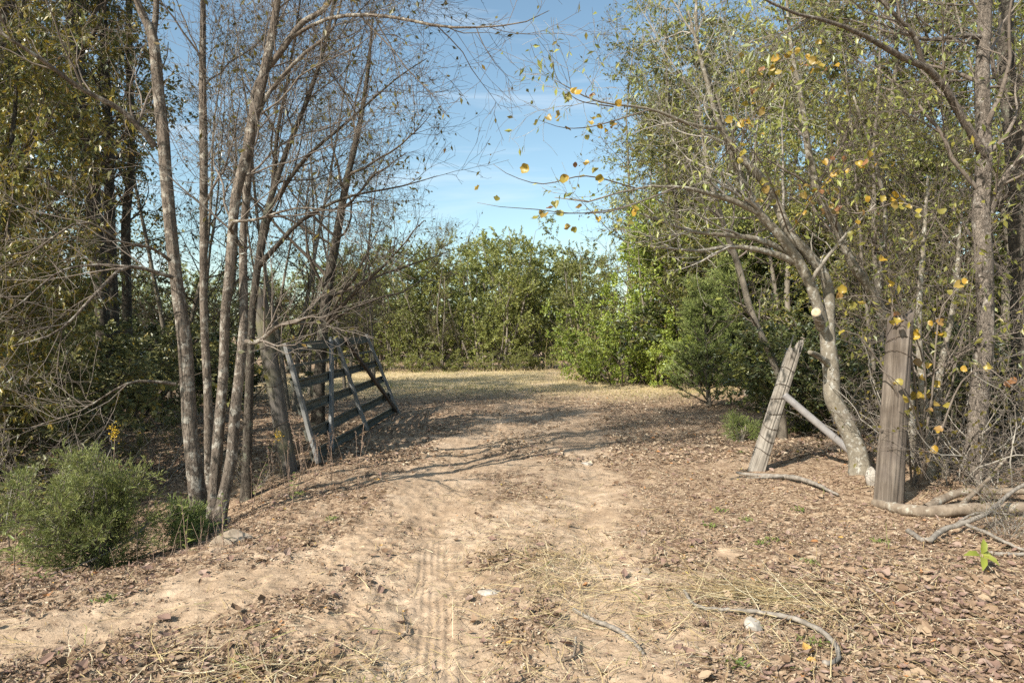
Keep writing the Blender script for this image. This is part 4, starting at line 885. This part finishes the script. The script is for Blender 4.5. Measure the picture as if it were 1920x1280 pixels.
# old gate, open and tilted
g00, g10 = np.array([-2.345, 8.07, .02]), np.array([-2.245, 13.2, .02])
g01, g11 = W(527, 645, 8.05), W(683, 630, 13.15)
gate = thing('farm_gate', (g00 + g10) / 2 * [1, 1, 0], 'old open farm gate tilted back, weathered grey rails and braces', 'gate')
goff = np.array(gate.location)
def gp(u, v, o=0):
    p = (g00 * (1 - u) + g10 * u) * (1 - v) + (g01 * (1 - u) + g11 * u) * v
    n_ = nrm(np.cross(g10 - g00, g01 - g00)[None])[0]
    return p + n_ * o - goff
def bar(name, pa, pb, w, th, mat, groove=False, seed=0):
    """a board from pa to pb: width w in the gate plane, thickness th"""
    L = float(np.linalg.norm(pb - pa)); mb = MB(); rng = np.random.default_rng(seed)
    if groove: prof = [(-w / 2, -th / 2), (-w / 2, th / 2), (-w * .32, th / 2), (-w * .24, -th * .1), (w * .24, -th * .1), (w * .32, th / 2), (w / 2, th / 2), (w / 2, -th / 2)]
    else: prof = [(-w / 2, -th / 2 + .004), (-w / 2, th / 2 - .004), (-w / 2 + .005, th / 2), (w / 2 - .005, th / 2), (w / 2, th / 2 - .004), (w / 2, -th / 2 + .004), (w / 2 - .005, -th / 2), (-w / 2 + .005, -th / 2)]
    n = len(prof); K = 9; vs = []
    for k in range(K):
        wob = rng.normal(0, .0035, 2) if 0 < k < K - 1 else (0, 0)
        vs += [(a_ + wob[0], b_ + wob[1], L * k / (K - 1)) for a_, b_ in prof]
    q = [(k * n + j, k * n + (j + 1) % n, (k + 1) * n + (j + 1) % n, (k + 1) * n + j) for k in range(K - 1) for j in range(n)]
    v = np.array(vs); caps = []
    for k0 in (0, (K - 1) * n):
        c = len(v); v = np.vstack([v, v[k0:k0 + n].mean(0)]); caps += [(k0 + j, k0 + (j + 1) % n, c) for j in range(n)]
    mb.add(v, q, caps); o = mb.build(name, mat, gate, False)
    z = Vector(pb - pa).normalized(); up = Vector(nrm(np.cross(g10 - g00, g01 - g00)[None])[0]); y = (up - z * up.dot(z)).normalized(); x = y.cross(z)
    m = Matrix((x, y, z)).transposed().to_4x4(); m.translation = Vector(pa); o.matrix_local = m; return o
N_OUT = .03   # boards sit on the side towards the track
bar('stile', gp(0, -.02, .05), gp(0, 1.0, .05), .085, .045, 'gate', seed=1)
bar('stile', gp(.497, .0, .05), gp(.497, 1.02, .05), .09, .045, 'gate', seed=2)
bar('stile', gp(1, -.01, .05), gp(1, 1.02, .05), .09, .045, 'gate', seed=3)
bar('brace', gp(.115, .02, .052), gp(.44, 1.0, .052), .09, .04, 'gate', seed=4)
br = bar('brace', gp(.975, .03, .054), gp(.62, .98, .054), .10, .045, 'brace', seed=5); br['label'] = 'brown diagonal board'
for v, w, gv in ((.955, .125, False), (.80, .04, False), (.645, .125, True), (.44, .125, True), (.22, .13, True), (.045, .12, True)):
    bar('rail', gp(-.002, v, .004), gp(1.004, v, .004), w, .042, 'gate_rail', gv, int(v * 100))

# ------------------------------------------------------------------ stones, sticks, logs
def stone(px, py_d, size, mat, label, seed, name='stone', sink=.3):
    rng = np.random.default_rng(seed); mb = MB(); g = G(px, py_d)
    U, V = np.meshgrid(np.linspace(0, 2 * np.pi, 18, endpoint=False), np.linspace(.05, np.pi - .05, 11)); u, v = U.ravel(), V.ravel()
    n = np.stack([np.sin(v) * np.cos(u), np.sin(v) * np.sin(u), np.cos(v)], 1)
    planes = nrm(rng.normal(0, 1, (12, 3))); k = 1 / np.max((n @ planes.T) / rng.uniform(.72, 1, 12), axis=1)
    p = n * np.minimum(k, 1.25)[:, None] * (1 + .10 * fbm(n[:, 0] * 3 + 9, n[:, 1] * 3 + n[:, 2] * 2, seed, 3)[:, None]) * np.array(size)
    i = np.arange(11 * 18).reshape(11, 18); nx = np.roll(i, -1, 1)
    q = np.stack([i[:-1], i[1:], nx[1:], nx[:-1]], -1).reshape(-1, 4)
    v2 = np.vstack([p, p[:18].mean(0), p[-18:].mean(0)]); t = [(198, i[0, k], nx[0, k]) for k in range(18)] + [(199, nx[10, k], i[10, k]) for k in range(18)]
    mb.add(v2, q, t); o = mb.build(name, mat, None, False); o.location = (g[0], g[1], g[2] + size[2] * (1 - 2 * sink)); o.rotation_euler = (0, 0, rng.uniform(0, 6)); return tag(o, label, 'stone')
stone(1413, 3.49, (.055, .04, .032), 'stone', 'small white stone on the leaf litter beside the curved stick', 1)
stone(436, 5.15, (.14, .10, .09), 'stone_tan', 'tan boulder at the foot of the left trunk cluster', 2, sink=.55)
stone(1636, 6.55, (.07, .06, .12), 'stone', 'pale upright stone tucked left of the thick grey post', 3)
stone(1100, 8.2, (.06, .05, .025), 'stone', 'flat pale stone lying in the track beyond the shadow edge', 4)
stone(915, 4.05, (.07, .035, .014), 'stone', 'flat pale stone beside the tyre print', 6)
stone(1210, 4.35, (.03, .025, .02), 'stone_tan', 'little tan stone at the right edge of the track', 8)

def lying(rows, name, mat, label, cat, seed, sides=8, n=30, subs=()):
    """rows (px, depth, width px, lift m)"""
    rng = np.random.default_rng(seed); base = G(rows[0][0], rows[0][1])
    def poly(rr, n):
        c, r = spline([((px - CX) / F * d, d, lift, w * .8 * d / F / 2) for px, d, w, lift in rr], n)
        c[:, 2] = gz(c[:, 0], c[:, 1]) + c[:, 2] + r * .75 + .006; c += rng.normal(0, .002, c.shape)
        return c - base, r * (1 + rng.normal(0, .05, n))
    mb = MB(); c, r = poly(rows, n); mb.tubes(c, r, sides)
    if not subs:
        o = mb.build(name, mat); o.location = base; return tag(o, label, cat)
    root = thing(name, base, label, cat); mb.build('stem', mat, root)
    for s in subs:
        sb = MB(); c, r = poly(s, 18); sb.tubes(c, r, 7); sb.build('side_branch', mat, root)
    return root
lying([(1075, 3.80, 8, 0), (1110, 3.68, 10, .0), (1150, 3.55, 11, .01), (1185, 3.40, 10, 0), (1207, 3.24, 8, 0)], 'fallen_stick', 'stick', 'straight bleached stick lying on the dirt track', 'stick', 1)
lying([(1283, 3.95, 7, .02), (1305, 3.76, 8, 0), (1370, 3.66, 8, .01), (1440, 3.60, 11, .015), (1500, 3.50, 12, .02), (1550, 3.35, 12, .02), (1572, 3.2, 11, .0), (1565, 3.12, 11, 0), (1545, 3.09, 14, 0)], 'fallen_stick', 'stick', 'long curved hooked stick in the foreground right of the track', 'stick', 2, 9, 44)
lying([(1380, 7.35, 6, .03), (1430, 7.15, 10, .01), (1480, 7.0, 12, .01), (1525, 6.65, 10, .02), (1572, 6.25, 5, 0)], 'fallen_branch', 'stick', 'bleached fallen branch in front of the leaning post', 'branch', 3, 8, 34, subs=[[(1470, 7.03, 5, .02), (1440, 6.9, 4, .05), (1400, 6.95, 2, .05)]])
lying([(1640, 5.95, 20, -.02), (1690, 5.65, 26, .0), (1750, 5.5, 29, .0), (1830, 5.45, 28, .02), (1930, 5.35, 24, .04), (2020, 5.3, 20, .04)], 'fallen_log', 'log', 'brown fallen limb curving along the ground from the thick post', 'log', 4, 12, 44,
      subs=[[(1735, 5.55, 20, .03), (1775, 5.7, 20, .05), (1810, 5.75, 17, .07), (1870, 5.7, 16, .08), (1960, 5.6, 13, .08)], [(1800, 5.5, 12, .05), (1850, 5.8, 9, .15), (1890, 6.0, 6, .3)]])
lying([(1703, 5.15, 12, .0), (1738, 4.85, 13, .0), (1770, 5.0, 12, .04), (1840, 5.1, 11, .10), (1900, 5.35, 9, .2), (1960, 5.5, 7, .25)], 'fallen_branch', 'stick', 'forked grey branch lying in front of the brown fallen limb', 'branch', 5, 8, 40,
      subs=[[(1810, 5.05, 9, .06), (1850, 4.85, 8, .05), (1900, 4.65, 7, .02), (1960, 4.5, 5, 0)], [(1770, 5.0, 7, .03), (1830, 5.2, 6, .1), (1900, 5.2, 4, .08)]])
lying([(1840, 4.62, 8, 0), (1880, 4.55, 9, 0), (1950, 4.5, 9, .01)], 'fallen_stick', 'stick', 'short grey stick near the right border below the forked branch', 'stick', 6)
lying([(95, 4.55, 3, .0), (180, 4.9, 4, .1), (260, 5.2, 5, .22), (282, 5.25, 4, .32)], 'fallen_stick', 'stick', 'thin dry stalk slanting in front of the cedar shrub', 'stick', 7)
lying([(742, 3.42, 5, 0), (760, 3.5, 6, .0), (765, 3.6, 4, .01)], 'fallen_stick', 'log', 'tiny dark twig on the sand left of the tyre print', 'stick', 8)
lying([(1048, 3.2, 4, 0), (1075, 3.25, 6, .01), (1080, 3.42, 5, .02)], 'fallen_stick', 'log', 'tiny dark twig left of the straight bleached stick', 'stick', 9)

# ------------------------------------------------------------------ cedar shrubs in the left foreground
def cedar_shrub(px, d, H, wid, label, seed, n1, mat='l_cedar'):
    rng = np.random.default_rng(seed); g = G(px, d); root = thing('cedar_shrub', g, label, 'shrub'); tk, tw, lv = MB(), MB(), MB()
    n = 7 if H > .8 else 4; a = rng.uniform(0, 2 * np.pi, n); dd = np.stack([np.cos(a) * .55 * wid, np.sin(a) * .45, np.ones(n)], 1)
    p = walk(rng, np.zeros((n, 3)) + [0, 0, -.03], dd, H * rng.uniform(.75, 1.0, n), 8, .08, (0, 0, .02)); r = .018 * np.linspace(1, .2, 9)[None] * np.ones((n, 1)); tk.tubes(p, r, 7)
    p2, r2 = spawn(rng, p, r, n1, .05, 1, (30, 85), (.10 * H, .98 * H * max(wid, .7)), 6, .13, (0, 0, .03), .5, .2, .35); tw.tubes(p2, r2, 4)
    p3, r3 = spawn(rng, p2, r2, 12, .15, 1, (25, 55), (.10, .24), 4, .12, (0, 0, .07), .5, .3, .35); tw.tubes(p3, np.maximum(r3, .0012), 3)
    p4, r4 = spawn(rng, p3, r3, 5, .1, 1, (25, 50), (.05, .11), 2, .1, (0, 0, .06), .6, .3, .3); 
    idx = np.repeat(np.arange(len(p4)), 8); t = rng.uniform(0, 1, len(idx)); q, tg = sample(p4, idx, t)
    dv = nrm(tg + rng.normal(0, .38, (len(idx), 3)) + [0, 0, .1])
    hue = rng.random(len(p3)).repeat(5)[idx]
    lv.leaves(q, dv, nrm(rng.normal(0, 1, (len(idx), 3))), rng.uniform(.02, .045, len(idx)), .0050, np.clip(.15 + .35 * t + .4 * hue + rng.normal(0, .1, len(idx)), 0, 1))
    tk.build('trunk', 'bark_slim', root); tw.build('twigs', 'twig_grey', root, stuff=True); lv.build('foliage', mat, root, False, stuff=True); return root
cedar_shrub(185, 5.1, .84, .85, 'bushy bright green cedar shrub in the left foreground', 401, 13)
cedar_shrub(345, 5.45, .25, .6, 'small olive cedar at the foot of the thickest left trunk', 402, 4, 'l_cedar_dark')
cedar_shrub(1390, 9.6, .32, 1.0, 'tiny grey green cedar seedling left of the leaning post', 403, 4, 'l_cedar_dark')

# ------------------------------------------------------------------ weeds
def goldenrod(px, d, H, lean, label, seed, flower=True, nleaf=26, L=.075):
    rng = np.random.default_rng(seed); g = G(px, d); root = thing('goldenrod' if flower else 'leafy_weed', g, label, 'weed')
    p = walk(rng, np.array([[0, 0, -.02]]), np.array([[lean[0], lean[1], 1.0]]), np.array([H]), 12, .05, (lean[0] * .05, 0, -.01)); tk = MB(); tk.tubes(p, np.linspace(.0045, .0015, 13)[None], 5); tk.build('stem', 'seedhead', root)
    lv = MB(); t = np.linspace(.2, .98, nleaf); q, tg = sample(p, np.zeros(nleaf, int), t); a = np.arange(nleaf) * 2.4
    dv = np.stack([np.cos(a), np.sin(a), rng.uniform(-.1, .5, nleaf)], 1)
    lv.leaves(q, dv, np.tile([0, 0, 1.], (nleaf, 1)) + rng.normal(0, .25, (nleaf, 3)), L * (1.15 - .6 * t), .016, rng.random(nleaf), .15, -.5, True); lv.build('foliage', 'l_weed', root, True, stuff=True)
    if flower:
        fl = MB(); n = 90; o_ = rng.normal(0, 1, (n, 3)) * [.022, .022, .03] + p[0, -1] + [0, 0, .0]
        fl.leaves(o_, rng.normal(0, 1, (n, 3)), rng.normal(0, 1, (n, 3)), .014, .010, rng.random(n)); fl.build('flower_plume', 'gold', root, False, stuff=True)
    return root
goldenrod(183, 4.95, 1.05, (.12, 0), 'goldenrod with yellow plume standing in front of the cedar shrub', 501)
goldenrod(470, 6.3, .78, (.25, .0), 'goldenrod with yellow tip in front of the mossy gate post', 502, True, 22)
goldenrod(28, 4.7, .72, (.02, 0), 'tall leafy weed with drooping leaves at the left border', 503, False, 34, .12)
goldenrod(418, 5.0, .40, (.03, 0), 'small leafy weed in front of the tan boulder', 504, False, 20, .07)
goldenrod(350, 4.75, .42, (.0, 0), 'leafy weed with narrow leaves in front of the small olive cedar', 505, False, 18, .08)
goldenrod(548, 6.1, .32, (.1, 0), 'small green weed at the edge of the track below the gate', 506, False, 18, .07)
# compound-leaved seedling
g = G(1842, 4.25); sap = thing('leafy_seedling', g, 'bright yellow green seedling with broad leaflets at right', 'seedling'); rng = np.random.default_rng(9)
p = walk(rng, np.array([[0, 0, -.02]]), np.array([[.05, 0, 1.]]), np.array([.13]), 5, .04); tk = MB(); tk.tubes(p, np.linspace(.003, .002, 6)[None], 5); tk.build('stem', 'seedhead', sap)
for dx, dy, dz, L in [(-1, -.2, .1, .13), (-.35, -.6, -.35, .13), (.25, .2, .8, .10), (.6, -.3, -.35, .11), (1, .3, -.15, .09)]:
    lb = MB(); lb.leaves(np.array([p[0, -1]]), np.array([[dx, dy, dz]]), np.array([[.1, -.6, .8]]), L, .040 + .012 * rng.random(), np.array([rng.random()]), .25, -.6, True); lb.build('leaf', 'l_sapling', sap, True)

# dry upright stalks by the gate
def stalks(name, label, cat, centre, n, spread, H, lean, mat, seed, rad=.0022, heads=False, kind=None):
    rng = np.random.default_rng(seed); root = np.array([centre[0], centre[1], gz1(*centre)])
    xy = rng.normal(0, 1, (n, 2)) * spread; st = np.stack([xy[:, 0], xy[:, 1], gz(xy[:, 0] + centre[0], xy[:, 1] + centre[1]) - root[2] - .02], 1)
    d = np.stack([rng.normal(lean, .22, n), rng.normal(0, .2, n), np.ones(n)], 1)
    p = walk(rng, st, d, rng.uniform(.5, 1, n) * H, 7, .05, (lean * .06, 0, -.02)); t = thing(name, root, label, cat); mb = MB()
    mb.tubes(p, rad * np.linspace(1, .5, 8)[None] * np.ones((n, 1)), 4); mb.build('stalks', mat, t, stuff=True)
    if heads:
        hb = MB(); k = 40; idx = np.repeat(np.arange(n), k); tt = rng.uniform(.72, 1, n * k); q, tg = sample(p, idx, tt)
        hb.leaves(q, nrm(tg + rng.normal(0, .6, (n * k, 3))), rng.normal(0, 1, (n * k, 3)), .02, .006, rng.random(n * k)); hb.build('seed_heads', mat, t, False, stuff=True)
    return t
stalks('dry_weeds', 'dry brown weed stalks with seed heads in front of the gate', 'weeds', (-2.15, 6.9), 22, (.32, .35), .75, .05, 'seedhead', 1, .003, True)
stalks('dry_weeds', 'dry stalks around the foot of the small olive cedar', 'weeds', (-2.15, 4.75), 26, (.28, .12), .35, 0, 'seedhead', 2, .002)
stalks('dry_weeds', 'dry weed stalks beside the track left of the gate end', 'weeds', (-1.9, 7.9), 14, (.3, .3), .45, 0, 'seedhead', 4, .0025, True)
stalks('dry_grass_clump', 'tall tan dry grass clump at the right end of the clearing', 'grass', (2.65, 24), 130, (.5, .5), 2.1, -.02, 'drygrass', 3, .006, True)

# ------------------------------------------------------------------ ground cover (nobody could count it)
def scatter(rng, n, y0, y1, power, half):
    u = rng.random(n)
    if power == 1: y = y0 * (y1 / y0) ** u
    else: e = 1 - power; y = (y0 ** e + u * (y1 ** e - y0 ** e)) ** (1 / e)
    return rng.uniform(-1, 1, n) * (half * y + .6), y
rng = np.random.default_rng(900)
lt = MB()
x, y = scatter(rng, 190000, 2.6, 9, 1.5, .80)
br = bareness(x, y); cl = fbm(x * 2.6, y * 2.6, 61, 3); ty, _, _ = poly_dist(x, y, TRACK_A); ty = 1 - .75 * np.exp(-(ty / .13) ** 4) * (1 - sstep(5.2, 6, y))
keep = rng.random(len(x)) < ty * np.clip(1.0 - 1.0 * br + .8 * cl, .10, 1); x, y = x[keep], y[keep]; n = len(x)
a = rng.uniform(0, 2 * np.pi, n); d = np.stack([np.cos(a), np.sin(a), rng.normal(0, .28, n)], 1); nv = np.stack([rng.normal(0, .5, n), rng.normal(0, .5, n), np.ones(n)], 1)
rightpatch = sstep(1.5, 2.4, x) * (1 - sstep(3.5, 4.4, y))
L = np.clip(rng.gamma(3.0, .0078, n), .008, .065) * (1 + .25 * rightpatch) * (1 - .3 * bareness(x, y)); wd = L * rng.uniform(.16, .52, n) * (1 + .3 * rightpatch)
whole = rng.random(n) < .012 + .022 * rightpatch; L = np.where(whole, rng.uniform(.045, .085, n), L); wd = np.where(whole, L * rng.uniform(.45, .8, n), wd)
r = rng.random(n); r = np.where((rightpatch > .4) & (rng.random(n) < .3), rng.uniform(.60, .76, n), r); r = np.where((r > .955) & (rng.random(n) < .6), rng.random(n) * .95, r)
r = np.where((L > .034) & (r > .26) & (r < .967), rng.choice(np.array([.05, .15, .2, .3, .68, .7, .75]), n), r)
z = gz(x, y, True) + .003 + rng.random(n) * .012; P = np.stack([x, y, z], 1); bigm = (L > .04) & (y < 5)
cu = rng.normal(.4, .8, n)
lt.leaves(P[~bigm], d[~bigm], nv[~bigm], L[~bigm], wd[~bigm], r[~bigm], .25, cu[~bigm], 'mid')
lt.leaves(P[bigm], d[bigm], nv[bigm], L[bigm], wd[bigm] * 1.1, r[bigm], .22, cu[bigm], True)
x, y = scatter(rng, 62000, 8, 30, 1.5, .85)
br = bareness(x, y); cl = fbm(x * 1.2, y * 1.2, 62, 3); gr = sstep(16, 22, y) * sstep(-9, -6, x) * (1 - sstep(8, 11, x))
keep = rng.random(len(x)) < np.clip((.9 - .9 * br + .6 * cl) * (1 - .75 * gr), .01, 1); x, y = x[keep], y[keep]; n = len(x)
a = rng.uniform(0, 2 * np.pi, n); d = np.stack([np.cos(a), np.sin(a), rng.normal(0, .25, n)], 1); nv = np.stack([rng.normal(0, .45, n), rng.normal(0, .45, n), np.ones(n)], 1)
L = rng.uniform(.03, .08, n); lt.leaves(np.stack([x, y, gz(x, y) + .006 + rng.random(n) * .02], 1), d, nv, L, L * .55, rng.random(n) * .985, .3)
struct(lt.build('leaf_litter', 'litter', None, False), 'stuff')['label'] = 'brown dry leaf litter covering the ground'

def straw_patch(mb, rng, n, cx_, cy_, sx, sy, L0, ang=None, z0=.012, wid=.0042):
    x = rng.normal(cx_, sx, n); y = rng.normal(cy_, sy, n); a = rng.uniform(0, 2 * np.pi, n) if ang is None else rng.normal(ang, .5, n)
    st = np.stack([x, y, gz(x, y, True) + z0 + rng.random(n) * .02], 1); d = np.stack([np.cos(a), np.sin(a), rng.normal(.05, .08, n)], 1)
    L = rng.gamma(4, L0 / 4, n); p = walk(rng, st, d, L, 5, .12, (0, 0, -.02))
    gzz = gz(p[..., 0].ravel(), p[..., 1].ravel(), True).reshape(p.shape[:2]) + .006; p[..., 2] = np.maximum(p[..., 2], gzz)
    side = nrm(np.cross(d, np.array([0, 0, 1.0]) + rng.normal(0, .3, (n, 3)))); mb.ribbons(p, wid * rng.uniform(.6, 1.3, n)[:, None] * np.linspace(1, .4, 6)[None], side, rng.random(n))
sm = MB()
for a_ in [(420, .62, 3.75, .42, .35, .16), (300, .28, 4.5, .28, .35, .14), (220, -.85, 2.95, .28, .12, .16), (200, 1.35, 3.4, .5, .35, .2), (700, .9, 4.2, 1.6, .9, .12), (320, -1.9, 3.25, .8, .35, .12), (500, 2.1, 3.5, .9, .7, .16), (350, .1, 5.6, .5, .7, .12), (160, -.3, 3.0, .5, .2, .12), (500, 1.5, 6.0, 1.4, 1.2, .12)]:
    straw_patch(sm, rng, *a_[:5], a_[5])
straw_patch(sm, rng, 170, 1.45, 3.92, .14, .08, .45, 3.0, .02, .0048)
straw_patch(sm, rng, 120, -1.15, 2.95, .32, .12, .2, None, .02, .0048)
straw_patch(sm, rng, 260, .25, 4.4, .25, .3, .16, None, .015, .0045)
straw_patch(sm, rng, 60, 1.75, 3.75, .10, .15, .35, 2.3, .02, .0048)
straw_patch(sm, rng, 50, 1.95, 3.6, .35, .3, .30, 1.2, .03, .005)
struct(sm.build('straw', 'straw', None, False), 'stuff')['label'] = 'loose dry straw strewn over the track and litter'
# clearing grass
gm = MB(); x, y = scatter(rng, 55000, 13, 31, 1.2, .5)
gr = sstep(15, 21, y + 2 * fbm(x * .4, y * .4, 71, 2)) * sstep(-9, -6, x) * (1 - sstep(8, 11, x)); br = bareness(x, y)
keep = rng.random(len(x)) < gr * (1 - .6 * br); x, y = x[keep], y[keep]; n = len(x)
pg = fbm(x * .35 + 3, y * .35, 72, 3)
st = np.stack([x, y, gz(x, y) - .01], 1); d = np.stack([rng.normal(0, .45, n), rng.normal(0, .45, n), np.ones(n)], 1)
edge = sstep(27, 30, y)
p = walk(rng, st, d, rng.uniform(.05, .13, n) * (1 + 2.2 * edge * rng.random(n)), 2, .25, (0, 0, -.1)); side = nrm(np.cross(d, rng.normal(0, 1, (n, 3))))
gm.ribbons(p, np.linspace(.012, .003, 3)[None] * np.ones((n, 1)), side, np.clip(.66 - .75 * pg + rng.normal(0, .18, n), 0, 1))
struct(gm.build('clearing_grass', 'grass', None, False), 'stuff')['label'] = 'short tan and green grass of the clearing'
# tiny green sprouts among the litter
sp = MB(); cs = [(1425, 4.9), (1520, 4.45), (1400, 5.6), (1330, 5.4), (1650, 4.9), (1445, 5.0), (1390, 8.6), (620, 5.6), (1500, 5.9), (1530, 3.3), (1380, 3.1), (1350, 5.9), (200, 3.9), (70, 4.4), (560, 6.6)]
for px, d_ in cs:
    g = G(px, d_); n = 26; a = rng.uniform(0, 6.28, n); q = g + rng.normal(0, .03, (n, 3)) * [1, 1, .0] + [0, 0, .01]
    sp.leaves(q, np.stack([np.cos(a), np.sin(a), rng.uniform(.1, .9, n)], 1), rng.normal(0, .5, (n, 3)) + [0, 0, 1], .035, .014, rng.random(n))
struct(sp.build('green_sprouts', 'l_weed', None, False), 'stuff')['label'] = 'tiny green sprouts scattered in the leaf litter'
print('TRIS', TRIS)
